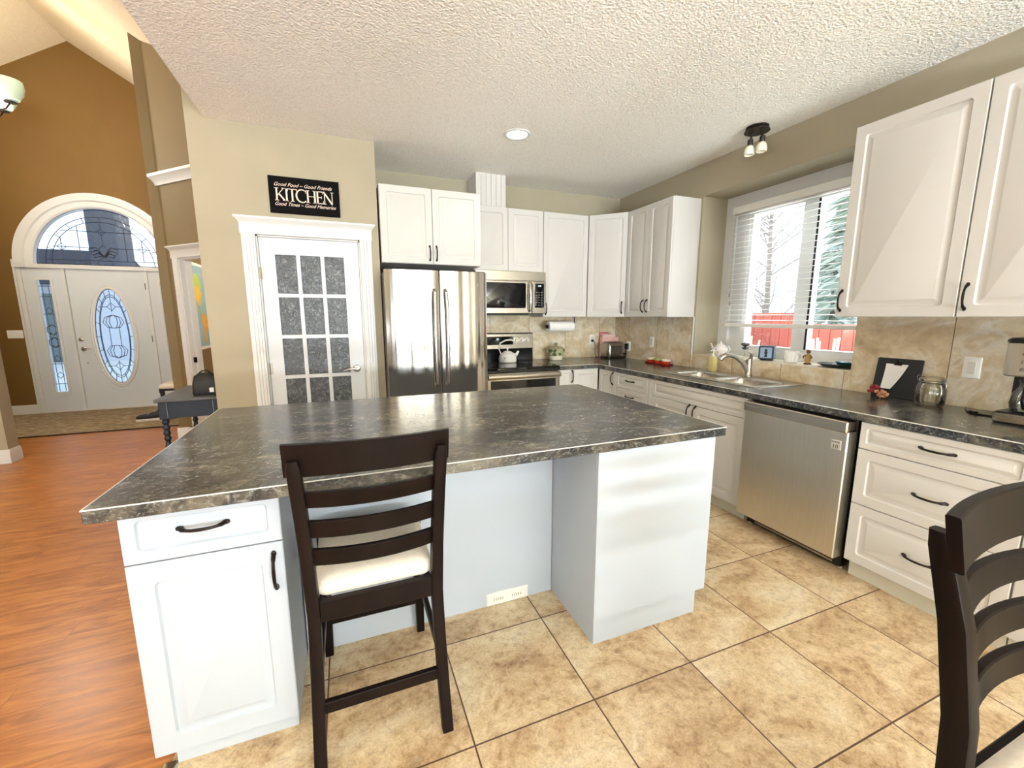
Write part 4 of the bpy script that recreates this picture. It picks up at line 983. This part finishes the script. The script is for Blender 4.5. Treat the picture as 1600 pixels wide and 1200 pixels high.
w_ = MB().tube([(.061 * math.cos(2 * PI * k / 28), .061 * math.sin(2 * PI * k / 28), .131) for k in range(28)], .002, 6, closed=True)
w_.tube([(0, .061, .131), (0, .074, .135), (0, .078, .15), (0, .068, .158)], .002, 6).tube([(0, -.061, .131), (0, -.07, .12), (0, -.068, .10)], .002, 6); w_.build('wire_clasp', m_chrome, t)
bpy.data.objects['glass_jar'].scale = (.88, .88, 1.06)
t = thing('coffee_maker', 'stainless and black drip coffee maker at the right edge of the counter', 'coffee maker', (2.90, .86, CZ), RT)
MB().loft([[(x, y, z) for x, y in rrect(-.10 + q, .10 - q, -.10 + q, .13 - q, .02)] for q, z in ((.004, 0), (0, .006), (0, .012), (.002, .016), (.002, .052), (.006, .056))]).build('base', m_black, t)
MB().loft([[(x, y, z) for x, y in rrect(-.1015, .1015, -.1015, .1, .02)] for z in (.012, .050)], False, False).build('base_band', m_steel_h, t)
MB().box(-.095, .095, .03, .125, .056, .225, .01, 2).build('back_column', m_black, t)
MB().loft([[(x, y, z) for x, y in rrect(-.098 + q, .098 - q, -.095 + q, .128 - q, .03)] for q, z in ((.004, .222), (0, .228), (0, .372), (.004, .376))]).build('brew_head', m_steel, t)
MB().loft([[(x, y, z) for x, y in rrect(-.10 + q, .10 - q, -.098 + q, .13 - q, .03)] for q, z in ((0, .376), (0, .388), (.01, .396))]).build('lid', m_black, t)
bt = MB()
for r_ in range(3):
    for c_ in range(3): bt.lathe([(.010, 0), (.009, -.004), (0, -.005)], (-.03 + c_ * .03, -.0955, .255 + r_ * .035), 12, 'y')
bt.build('buttons', m_chrome, t)
MB().lathe([(.052, .058), (.066, .064), (.072, .10), (.066, .14), (.048, .175), (.046, .195), (.043, .195), (.045, .174), (.062, .138), (.067, .10), (.06, .068), (0, .064)], (0, -.035, 0), 28, cap=False).build('carafe', m_jarglass, t)
cb = MB().lathe([(.05, .195), (.05, .208), (.02, .214), (0, .214)], (0, -.035, 0), 24).tube([(0, -.085, .19), (0, -.125, .18), (0, -.13, .12), (0, -.105, .085)], .009, 8); cb.build('carafe_lid', m_black, t)
o = MB().tube([(2.93, .952, CZ + .01), (2.955, 1.0, CZ + .004), (2.95, 1.06, CZ + .004), (2.985, 1.11, CZ + .004), (3.03, 1.13, CZ + .004), (3.10, 1.16, CZ + .005)], .0042, 8).tube([(2.955, 1.065, CZ + .007), (2.975, 1.095, CZ + .007)], .008, 8).build('appliance_cord', m_black); tag(o, 'black cord lying on the counter left of the coffee maker', 'cord')
# ------------------------------------------------------------------ lights of the room and added fill
def point(name, loc, power, col, rad=.05, parent=None):
    l = bpy.data.lights.new(name, 'POINT'); l.energy = power; l.color = col; l.shadow_soft_size = rad
    o = bpy.data.objects.new(name, l); C.objects.link(o); o.location = loc; return o
def spot(name, loc, power, col, ang=150):
    l = bpy.data.lights.new(name, 'SPOT'); l.energy = power; l.color = col; l.spot_size = R(ang); l.spot_blend = .6; l.shadow_soft_size = .07
    o = bpy.data.objects.new(name, l); C.objects.link(o); o.location = loc; return o
m_glow = lamp('recessed_glow', (1, .93, .82, 1), 4)
def can(x, y, label, p=30):
    t = thing('recessed_light', label, 'ceiling light', (x, y, ZC))
    MB().lathe([(.105, 0), (.105, -.005), (.098, -.008), (.082, -.006), (.078, -.001)], (0, 0, 0), 36, cap=False).build('trim_ring', m_white_trim, t)
    MB().lathe([(.079, -.002), (.04, -.0045), (0, -.005)], (0, 0, 0), 30, cap=True).build('lens', m_glow, t)
    spot('recessed_lamp', (x, y, ZC - .03), p, (1, .9, .76))
can(1.317, 3.225, 'lit white recessed ceiling light in front of the refrigerator', 12)
can(.3, .2, 'added unseen recessed fill light above the near side of the island', 9); can(2.0, .2, 'added unseen recessed fill light in front of the drawer cabinet', 9)  # cans out of view, added as warm fill
# twin spot fixture
t = thing('spot_fixture', 'dark round ceiling fixture with two frosted glass shades near the window', 'ceiling light', (2.925, 2.46, ZC))
m_ironf = M('fixture_bronze', srgb(52, 47, 40), .4, metal=.6, var=(30, .15))
MB().lathe([(.076, 0), (.078, -.008), (.066, -.016), (.066, -.022), (.084, -.026), (.086, -.033), (.03, -.038), (0, -.038)], (0, 0, 0), 32).build('canopy', m_ironf, t)
m_frost = M('frosted_shade', srgb(236, 230, 212), .45, var=(6, .03), em=(1, .95, .85, 1), es=.08)
for (dx, dy) in ((-.01, .042), (.01, -.042)):
    arm = MB().tube([(dx * .8, dy * .8, -.036), (dx, dy, -.085)], .008, 8).lathe([(.007, -.07), (.019, -.076), (.019, -.114), (.016, -.12)], (dx, dy, 0), 14)
    a = arm.build('lamp_arm', m_ironf, t)
    MB().lathe([(.016, -.116), (.024, -.122), (.034, -.140), (.037, -.16), (.035, -.182), (.032, -.183), (.034, -.16), (.028, -.140), (.014, -.122)], (dx, dy, 0), 22, cap=False).ball((dx, dy, -.148), (.016, .016, .022), 12, 8).build('lamp_shade', m_frost, a)
# chandelier in the entry vault
cxh, cyh = -3.33, 6.2
t = thing('chandelier', 'lit entry chandelier with up-facing glass bowl shades, cut by left edge', 'chandelier', (cxh, cyh, 3.5))
m_shade = lamp('chandelier_glass', (.70, .90, .72, 1), .12)
b_ = MB().lathe([(.012, .02), (.03, .05), (.02, .12), (.034, .18), (.016, .24), (.008, .30), (.008, 1.60), (.05, 1.60), (.05, 1.635)], (0, 0, 0), 14).ball((0, 0, .0), .028, 12, 8)
b_.build('stem', m_bronze, t)
for k in range(5):
    a = 2 * PI * k / 5; ca, sa = math.cos(a), math.sin(a)
    am = MB().tube([(ca * r_, sa * r_, z_) for r_, z_ in ((.02, .10), (.10, .02), (.18, -.03), (.26, .0), (.30, .06))], .007, 8).lathe([(.0, .05), (.045, .058), (.05, .066), (.02, .07)], (ca * .30, sa * .30, 0), 14)
    ao = am.build('arm', m_bronze, t)
    MB().lathe([(.03, .07), (.07, .09), (.105, .15), (.118, .22), (.112, .27), (.108, .27), (.113, .22), (.10, .155), (.066, .096), (.02, .076)], (ca * .30, sa * .30, 0), 24, cap=False).build('glass_shade', m_shade, ao)
point('chandelier_lamp', (cxh, cyh, 4.05), 50, (1, .84, .62), .12); point('chandelier_lamp', (cxh, cyh, 3.2), 85, (1, .93, .82), .15)
point('study_lamp', (-.6, 6.4, 2.2), 60, (1, .9, .76), .15)
point('great_room_fill_point', (-3.3, -.6, 3.4), 22, (1, .86, .68), .25)  # unseen fill lamp added in the great room, no fixture

# ------------------------------------------------------------------ KITCHEN sign above the pantry door
sw, sh_ = .490, .265
t = thing('kitchen_sign', 'black rectangular KITCHEN sign on the tan wall above the pantry door', 'sign', (-.473, PY, 2.186))
MB().box(0, sw, -.014, -.0005, 0, sh_, .0015, 1).build('sign_board', M('sign_black', srgb(7, 6, 6), .8, spec=.15, var=(12, .2)), t)
m_letter = M('sign_lettering', srgb(236, 212, 194), .6, var=(12, .03))
def stroke(mb, p, q, w, y=-.0146):
    p, q = Vector((p[0], 0, p[1])), Vector((q[0], 0, q[1])); d = (q - p).normalized(); n = Vector((-d.z, 0, d.x)) * w / 2
    a = [p + n, q + n, q - n, p - n]; mb.prism([(v.x, v.z) for v in a], 'y', y, y + .0012)
def serif_letter(ch, x, z, h):
    """returns advance; strokes in units of the letter height"""
    mb = MB(); TK, TN, S = .125, .05, .042
    st = []; W_ = .6
    def stem(u, s0=True, s1=True, w=TK, sw_=.15):
        st.append(((u, 0), (u, 1), w))
        if s0: st.append(((u - sw_, S / 2), (u + sw_, S / 2), S))
        if s1: st.append(((u - sw_, 1 - S / 2), (u + sw_, 1 - S / 2), S))
    if ch == 'K': stem(.15); st += [((.2, .42), (.66, .97), TN), ((.30, .56), (.72, .03), TK), ((.52, 1 - S / 2), (.8, 1 - S / 2), S), ((.58, S / 2), (.86, S / 2), S)]; W_ = .84
    if ch == 'I': stem(.15); W_ = .33
    if ch == 'T': stem(.36, True, False); st += [((.0, .97), (.72, .97), TN + .01), ((.02, .98), (.02, .78), S), ((.70, .98), (.70, .78), S)]; W_ = .76
    if ch == 'C':
        pts = [(.44 + .42 * math.cos(R(a)), .5 + .50 * math.sin(R(a))) for a in range(48, 313, 12)]
        for k in range(len(pts) - 1):
            u = abs(k - len(pts) / 2) / (len(pts) / 2); st.append((pts[k], (pts[k + 1][0] + .01 * (pts[k + 1][0] - pts[k][0]), pts[k + 1][1]), TK * (1 - u) + TN * u + .01))
        st.append(((.73, .95), (.73, .72), S)); W_ = .84
    if ch == 'H': stem(.15); stem(.68); st.append(((.15, .52), (.68, .52), TN)); W_ = .86
    if ch == 'E': stem(.15, False, False); st += [((.0, .03), (.60, .03), TN + .01), ((.0, .97), (.57, .97), TN + .01), ((.15, .52), (.45, .52), TN), ((.60, .0), (.60, .24), S), ((.57, 1), (.57, .78), S), ((.45, .42), (.45, .62), S)]; W_ = .68
    if ch == 'N': stem(.13, True, False, TN + .01, .13); stem(.72, False, True, TN + .01, .13); st += [((.09, .97), (.70, .03), TK), ((.0, .98), (.12, .98), S)]; W_ = .9
    for a, b, w in st: stroke(mb, (x + a[0] * h, z + a[1] * h), (x + b[0] * h, z + b[1] * h), w * h)
    return mb, W_ * h
lh = .092; x = .038
adv = {'K': .84, 'I': .33, 'T': .76, 'C': .84, 'H': .86, 'E': .68, 'N': .9}
tot = sum(adv[c] for c in 'KITCHEN') * lh; gap_ = (.415 - tot) / 6
allb = []
mbw = MB()
for ch in 'KITCHEN':
    mb, w = serif_letter(ch, x, .090, lh); tmp = bpy.data.meshes.new('tmp'); mb.bm.to_mesh(tmp); mb.bm.free(); mbw.bm.from_mesh(tmp); bpy.data.meshes.remove(tmp); x += w + gap_
mbw.build('kitchen_lettering', m_letter, t)
text('motto_upper', 'Good Food – Good Friends', .036, (.034, -.0142, .196), (R(90), 0, 0), m_letter, t, shear=.45, sx_=.98)
text('motto_lower', 'Good Times – Good Memories', .036, (.032, -.0142, .056), (R(90), 0, 0), m_letter, t, shear=.45, sx_=.92)

# ------------------------------------------------------------------ entry
o = MB().loft([[(x, y, z) for x, y in rrect(-4.55 + q, -2.0 - q, 6.56 + q, 8.12 - q, .02)] for q, z in ((0, 0), (0, .008), (.006, .012))])
def rug_mat():
    t_ = NT('rug_weave'); n1 = t_.noise(9, 4, (1, 3.2, 1), .7, .6); n2 = t_.noise(30, 3, (1, 5, 1))
    c_ = t_.ramp(n1, [(.34, srgb(84, 62, 38)), (.48, srgb(126, 102, 70)), (.58, srgb(166, 146, 112)), (.68, srgb(214, 202, 176))])
    return t_.P(col=t_.mix(.3, c_, t_.ramp(n2, [(.3, srgb(96, 74, 48)), (.7, srgb(200, 184, 150))])), rough=.95, normal=t_.bump(n2, .6, .006))
o = o.build('entry_rug', rug_mat()); tag(o, 'mottled brown and cream rug on the entry floor by the front door', 'rug')
bd_ = MB().box(-4.55, -2.0, 6.545, 6.565, 0, .0135, .002, 1).build('rug_binding', M('rug_binding_dark', srgb(44, 26, 22), .8, var=(20, .1)), o)
# navy console table
t = thing('console_table', 'navy blue console table with turned legs beside the pantry wall', 'table', (-1.215, 4.44, 0))
hx_, hy_ = .232, .39
MB().loft([[(x, y, z) for x, y in rrect(-hx_ + q, hx_ - q, -hy_ + q, hy_ - q, .006)] for q, z in ((.006, .735), (0, .741), (0, .756), (.004, .760))]).build('tabletop', m_navytop, t)
m_rub = M('rubbed_edge', srgb(150, 160, 164), .5, var=(60, .2))
ap = MB().box(-hx_ + .05, hx_ - .05, -hy_ + .028, -hy_ + .046, .60, .735).box(-hx_ + .05, hx_ - .05, hy_ - .046, hy_ - .028, .60, .735).box(-hx_ + .028, -hx_ + .046, -hy_ + .05, hy_ - .05, .60, .735).box(hx_ - .046, hx_ - .028, -hy_ + .05, hy_ - .05, .60, .735)
ap.build('apron', m_navy, t)
for sx1 in (-1, 1):
    for sy1 in (-1, 1):
        x, y = sx1 * (hx_ - .048), sy1 * (hy_ - .048)
        lg_ = MB().box(x - .028, x + .028, y - .028, y + .028, .595, .735, .002, 1)
        lg_.lathe([(.026, .595), (.018, .585), (.027, .565), (.016, .545), (.026, .52), (.017, .50), (.026, .475), (.017, .455), (.025, .43), (.016, .41), (.024, .36), (.025, .25), (.018, .12), (.015, .10), (.022, .08), (.016, .02), (.014, 0)], (x, y, 0), 16)
        lo = lg_.build('leg', m_navy, t)
        if sy1 < 0: MB().box(x + sx1 * -.028 - .0012, x + sx1 * -.028 + .0012, y - .0292, y - .027, .60, .733).build('rubbed_edge', m_rub, lo)
t = thing('handbag', 'black bag with a white tag standing on the navy console table', 'bag', (-1.125, 4.20, .760), R(6))
MB().loft([[(x, y, z) for x, y in rrect(-w_, w_, -d_, d_, .02, 4)] for w_, d_, z in ((.088, .05, 0), (.092, .055, .02), (.088, .05, .10), (.075, .035, .16), (.045, .02, .185))]).build('bag_body', m_leather, t)
MB().box(.028, .058, -.0575, -.053, .025, .062).build('tag', m_whiteplastic, t)
MB().tube([(-.05, 0, .17), (-.02, -.01, .20), (.02, -.01, .205), (.04, 0, .18)], .006, 8).build('strap', m_leather, t)
# bench by the partition
t = thing('entry_bench', 'low black-legged bench with pale cushion beside the front door', 'bench', (-2.195, 7.25, .0125))
MB().loft([[(x, y, z) for x, y in rrect(-.20 + q, .20 - q, -.35 + q, .35 - q, .04)] for q, z in ((.01, .435), (0, .445), (0, .475), (.02, .495))]).build('cushion', m_cushion, t)
MB().box(-.19, .19, -.34, .34, .405, .435, .003, 1).build('seat_frame', m_black, t)
for x in (-.165, .165):
    for y in (-.31, .31): MB().prism([(x - .014, 0), (x + .014, 0), (x + .022, .405), (x - .022, .405)], 'y', y - .02, y + .02).build('leg', m_black, t)
t0 = thing('shoe', 'dark shoe with pale sole lying nearest the table on the entry rug', 'shoe', (-2.52, 7.0, .0125), R(8), 'shoes on the rug')
m_shoe = M('shoe_dark', srgb(28, 28, 30), .6, var=(30, .4)); m_sole = M('shoe_sole', srgb(206, 196, 182), .6, var=(30, .1))
def shoe_loops(rows):
    L_ = []
    for x_, w_, z0_, z1_ in rows: L_.append([(x_, w_ * math.cos(2 * PI * k / 14), (z0_ + z1_) / 2 + (z1_ - z0_) / 2 * math.sin(2 * PI * k / 14)) for k in range(14)])
    return L_
MB().loft(shoe_loops([(-.14, .02, .02, .05), (-.12, .036, .012, .065), (-.05, .045, .012, .075), (.02, .04, .012, .095), (.08, .036, .012, .115), (.125, .03, .012, .11), (.14, .02, .02, .09)])).build('upper', m_shoe, t0)
MB().loft([[(x, y, z) for x, y in rrect(-.148 + q, .145 - q, -.044 + q, .044 - q, .04, 5)] for q, z in ((.004, 0), (0, .006), (0, .02), (.006, .026))]).build('sole', m_sole, t0)
MB().tube([(-.04, -.025, .072), (0, .02, .088), (.02, -.02, .096), (.04, .02, .104)], .004, 6).build('laces', m_sole, t0)
t0.scale = (1.25, 1.25, 1.3)
dup(t0, (-2.44, 7.2, .0125), R(4), 'dark shoe lying further back on the entry rug towards the door')
# wall map in the study, a plain coloured map of the Americas on a wall-mounted sheet
t = thing('wall_map', 'coloured world map sheet on the study wall seen through the hall doorway', 'map', (-1.7499, 7.05, 1.54))
MB().box(.0006, .004, -.68, .68, -.53, .53).build('sheet', M('map_sea', srgb(150, 182, 188), .5, var=(5, .06)), t)
MB().cells('x', [-.70, -.665, .665, .70], [-.55, -.515, .515, .55], lambda i, j: not (i == 1 and j == 1), .004, .009).build('map_border', m_whiteplastic, t)
def land(pts, col, nm, k):
    MB().prism(pts, 'x', .0041, .0046 + k * .0003).build(nm, M(nm + '_' + str(k), col, .5, var=(14, .1)), t)
# coordinates: y grows to the right as seen, z up
land([(-.64, .40), (-.56, .44), (-.47, .40), (-.38, .42), (-.30, .34), (-.26, .26), (-.33, .22), (-.42, .25), (-.55, .26), (-.60, .30)], srgb(176, 196, 92), 'land_north', 0)
land([(-.55, .26), (-.42, .25), (-.33, .22), (-.28, .16), (-.36, .06), (-.40, .0), (-.46, .02), (-.54, .12)], srgb(226, 186, 74), 'land_middle', 1)
land([(-.54, .08), (-.46, .03), (-.42, -.05), (-.36, -.12), (-.33, -.13), (-.35, -.08), (-.41, .0)], srgb(170, 186, 90), 'land_bridge', 2)
land([(-.36, -.12), (-.28, -.08), (-.20, -.12), (-.12, -.18), (-.16, -.28), (-.24, -.36), (-.28, -.48), (-.32, -.46), (-.32, -.32), (-.38, -.20)], srgb(228, 168, 80), 'land_south', 3)
land([(-.18, .44), (-.06, .47), (-.04, .36), (-.14, .30)], srgb(222, 170, 160), 'land_island', 4)
land([(.10, .38), (.30, .42), (.60, .40), (.62, .15), (.45, .02), (.30, .10), (.14, .22)], srgb(214, 190, 120), 'land_east', 5)
land([(.10, .12), (.28, .10), (.34, -.05), (.24, -.30), (.18, -.22), (.16, -.06)], srgb(180, 190, 110), 'land_africa', 6)

# ------------------------------------------------------------------ counter stools
def make_stool(label):
    t = thing('counter_stool', label, 'chair')
    # cushion
    L_ = []
    for q, z in ((.006, .549), (0, .556), (-.004, .575), (.004, .598), (.03, .612), (.07, .617)):
        L_.append([(x * (1 + .05 * (y + .2) / .4), y, z) for x, y in rrect(-.178 + q, .178 - q, -.183 + q, .235 - q, .03, 5)])
    MB().loft(L_).build('seat', m_cushion, t, smooth=60)
    fr_ = MB()
    fr_.box(-.172, .172, -.210, -.185, .482, .552, .003, 1).box(-.155, .155, .205, .228, .482, .548, .003, 1)
    for s_ in (-1, 1):
        xs = sorted((s_ * .150, s_ * .172)); fr_.box(xs[0], xs[1], -.19, .22, .482, .548, .003, 1)
    fr_.build('seat_frame', m_espresso, t)
    ypost = [(-.252, 0), (-.222, .15), (-.203, .32), (-.196, .50), (-.203, .68), (-.228, .86), (-.259, .995), (-.268, 1.024)]
    def pos(z):
        for (a, za), (b, zb_) in zip(ypost, ypost[1:]):
            if za <= z <= zb_: return a + (b - a) * (z - za) / (zb_ - za)
        return ypost[-1][0]
    for s_ in (-1, 1):
        L_ = []
        for k, (y, z) in enumerate(ypost):
            xo = s_ * (.188 + (.012 * (1 - z / .5) if z < .5 else .014 * (z - .5) / .5)); hw = .0185; hd = .021 if 0 < k < 6 else .018
            if k == len(ypost) - 1: hw, hd = .013, .013
            L_.append([(px, py, z) for px, py in rrect(xo - hw, xo + hw, y - hd, y + hd, .005, 2)])
        MB().loft(L_).build('leg', m_espresso, t)
        L_ = []
        for x_, y, z, h_ in ((s_ * .190, .250, 0, .016), (s_ * .186, .232, .25, .0185), (s_ * .182, .222, .548, .020)):
            L_.append([(px, py, z) for px, py in rrect(x_ - h_, x_ + h_, y - h_, y + h_, .004, 2)])
        MB().loft(L_).build('leg', m_espresso, t)
    def curved(z0, z1, hx1, y0f, sag, th, name):
        L_ = []
        for k in range(13):
            u = -1 + 2 * k / 12; x_ = u * hx1
            yb_ = y0f(z0) - sag * (1 - u * u); yt_ = y0f(z1) - sag * (1 - u * u); b_ = .003
            L_.append([(x_, yb_ - th / 2 + b_, z0), (x_, yb_ + th / 2 - b_, z0), (x_, yb_ + th / 2, z0 + b_), (x_, yt_ + th / 2, z1 - b_), (x_, yt_ + th / 2 - b_, z1), (x_, yt_ - th / 2 + b_, z1), (x_, yt_ - th / 2, z1 - b_), (x_, yb_ - th / 2, z0 + b_)])
        MB().loft(L_).build(name, m_espresso, t)
    curved(.968, 1.066, .231, lambda z: pos(z) + .024, .030, .022, 'top_rail')
    for z0_, z1_ in ((.868, .922), (.768, .824), (.673, .728)): curved(z0_, z1_, .180, lambda z: pos(z) + .004, .028, .018, 'slat')
    MB().box(-.180, .180, -.2225, -.2005, .172, .212, .003, 1).build('stretcher', m_espresso, t)
    MB().box(-.180, .180, .224, .244, .150, .190, .003, 1).build('stretcher', m_espresso, t)
    for s_ in (-1, 1): MB().box(s_ * .188 - .009, s_ * .188 + .009, -.205, .226, .262, .296, .003, 1).build('stretcher', m_espresso, t)
    return t
st1 = make_stool('dark wood ladder-back counter stool pushed up to the island, seen from behind')
st1.location = (.047, 1.492, 0); st1['group'] = 'dark counter stools'
st2 = dup(st1, (1.190, .107, 0), R(180), 'dark wood ladder-back stool at the right edge of photo, facing the viewer')

# ------------------------------------------------------------------ outdoors
m_snow = M('yard_snow', srgb(222, 222, 214), .9, var=(.8, .08), bump=(3, .5, .05))
struct(MB().box(XW + .47, 40, -20, 40, -.7, -.55).build('ground', m_snow))
struct(MB().box(-30, XW + .46, 8.40, 45, -.4, -.12).build('ground_front', m_snow))
struct(MB().box(-30, XL - .16, YR - .16, 8.40, -.4, -.12).build('ground_side', m_snow))
struct(MB().box(-30, XW + .47, -40, YR - .16, -.4, -.12).build('ground_rear', m_snow))
t = thing('fence', 'red board fence across the yard outside the kitchen window', 'fence', (6.6, 5.0, -.55))
m_fence = M('fence_red', srgb(196, 110, 102), .8, var=(3, .1, (1, 6, .4)))
fb = MB()
y = -5.0
while y < 6.0:
    fb.box(-.012, .012, y, y + .145, 0, 1.98 + (.0 if y > -.6 else -.14)); y += .155
fb.build('boards', m_fence, t)
MB().box(.013, .05, -5, 6, .4, .48).box(.013, .05, -5, 6, 1.5, 1.58).build('rails', m_fence, t)
MB().box(-.03, .03, -.6, 6, 1.98, 2.01).build('cap_board', m_fence, t)
for yy in (-4.5, -2.2, .1, 2.4, 4.7): MB().box(.05, .14, yy, yy + .09, 0, 1.9).build('post', m_fence, t)
def spruce(x, y, h, w, label, seed, name='spruce_tree'):
    rng = random.Random(seed); t = thing(name, label, 'tree', (x, y, -.55), 0, 'trees beyond the window')
    MB().lathe([(.14, 0), (.10, h * .5), (.02, h)], (0, 0, 0), 10).build('trunk', M('bark_brown', srgb(150, 132, 116), .9, var=(8, .2)), t)
    mb = MB()
    for k in range(900):
        u = rng.random() ** .8; z = .3 + (h - .3) * u; rad = w * (1 - u) * rng.uniform(.3, 1); a = rng.uniform(0, 2 * PI)
        p = Vector((rad * math.cos(a), rad * math.sin(a), z - rad * .28)); d = Vector((math.cos(a), math.sin(a), -.45)).normalized(); s_ = Vector((-math.sin(a), math.cos(a), rng.uniform(-.2, .2)))
        ln_, wd_ = rng.uniform(.25, .5), rng.uniform(.06, .14)
        q0 = p - d * ln_ * .5; q1 = p + d * ln_ * .5
        mb.loft([[q0 + s_ * .02, q0 - s_ * .02, q0 + Vector((0, 0, .03))], [p + s_ * wd_, p - s_ * wd_, p + Vector((0, 0, .05))], [q1 + s_ * .01, q1 - s_ * .01, q1 + Vector((0, 0, .01))]])
    mb.build('needles', M('spruce_green', srgb(196, 210, 196), .9, var=(4, .12)), t, smooth=0); return t
spruce(9.2, 4.9, 7.5, 1.9, 'large blue-green spruce behind the fence, right pane of the kitchen window', 2)
spruce(13.5, 8.2, 5.6, 1.3, 'smaller spruce further back, middle of the kitchen window', 5)
def bare(x, y, h, label, seed):
    rng = random.Random(seed); t = thing('bare_tree', label, 'tree', (x, y, -.55), 0, 'trees beyond the window')
    mb = MB(); mb.tube([(0, 0, 0), (.05, .03, h * .4), (-.02, .08, h * .75), (.03, .1, h)], [.08, .06, .035, .012], 7)
    mb.build('trunk', M('bark_grey', srgb(188, 176, 168), .9, var=(8, .2)), t)
    br = MB()
    for k in range(46):
        z = h * rng.uniform(.25, .98); a = rng.uniform(0, 2 * PI); l_ = (h - z) * .35 + rng.uniform(.3, .8)
        p = Vector((0, .05, z)); d = Vector((math.cos(a), math.sin(a), rng.uniform(.4, 1.0))).normalized()
        e1 = p + d * l_ * .5; e2 = e1 + (d + Vector((rng.uniform(-.4, .4), rng.uniform(-.4, .4), .2))).normalized() * l_ * .5
        br.tube([p, e1, e2], [.016, .010, .004], 5)
        for q in range(2):
            b0 = p.lerp(e1, rng.uniform(.5, 1)); b1 = b0 + Vector((rng.uniform(-.4, .4), rng.uniform(-.4, .4), rng.uniform(.1, .5))); br.tube([b0, b1], [.008, .003], 4)
    br.build('branches', M('twig_grey', srgb(196, 184, 178), .9, var=(8, .15)), t, smooth=0)
bare(9.6, 7.4, 6.0, 'leafless tree behind the fence, left pane of the kitchen window', 11)
bare(12.5, 10.6, 7.5, 'taller leafless tree furthest left through the kitchen window', 12)
def shrub(x, y, s_, label, seed, col, nm):
    rng = random.Random(seed); t = thing('shrub', label, 'shrub', (x, y, -.55), 0, 'shrubs outside the window')
    mb = MB()
    for k in range(420):
        a = rng.uniform(0, 2 * PI); r_ = s_ * rng.random() ** .5; z = rng.uniform(.6, 1.0) * (1.82 - .5 * r_ / s_)
        b0 = Vector((r_ * .3 * math.cos(a), r_ * .3 * math.sin(a), 0)); b1 = Vector((r_ * math.cos(a), r_ * math.sin(a), z))
        mb.tube([b0, b0.lerp(b1, .6) + Vector((0, 0, .1)), b1], [.008, .008, .014], 4)
    mb.build('stems', M(nm, col, .9, var=(6, .15)), t, smooth=0)
shrub(5.75, 4.8, .55, 'pale leafy shrub in front of the red fence, left pane', 21, srgb(238, 234, 214), 'shrub_straw')
shrub(5.3, 3.25, .75, 'pale straw shrub in front of the red fence, right pane', 22, srgb(240, 238, 222), 'shrub_straw_b')
# across the street, seen through the front-door glass
t = thing('neighbour_house', 'pale house with dark roof across the street beyond the front door glass', 'house', (-11.0, 19, -.12))
MB().box(-5, 4.6, 0, 6, 0, 2.7).build('walls', M('siding_pale', srgb(216, 222, 230), .8, var=(2, .03, (1, 1, 8))), t)
MB().prism([(-.5, 2.6), (6.5, 2.6), (3, 4.1)], 'x', -5.4, 3.0).build('roof', M('shingle_dark', srgb(44, 54, 68), .9, var=(6, .15)), t)
MB().box(2.9, 3.7, .4, 1.6, 2.65, 6.6).build('chimney', M('chimney_grey', srgb(76, 86, 100), .9, var=(6, .1)), t)
MB().box(1.0, 2.5, -.06, .01, 0, 2.3).build('garage_door', M('garage_dark', srgb(112, 126, 126), .6, var=(4, .1, (1, 1, 8))), t)
for x in (-4.2, -1.4): MB().box(x, x + 1.2, -.05, .01, 1.0, 2.2).build('window', M('house_window', srgb(120, 134, 150), .2, var=(3, .1)), t)
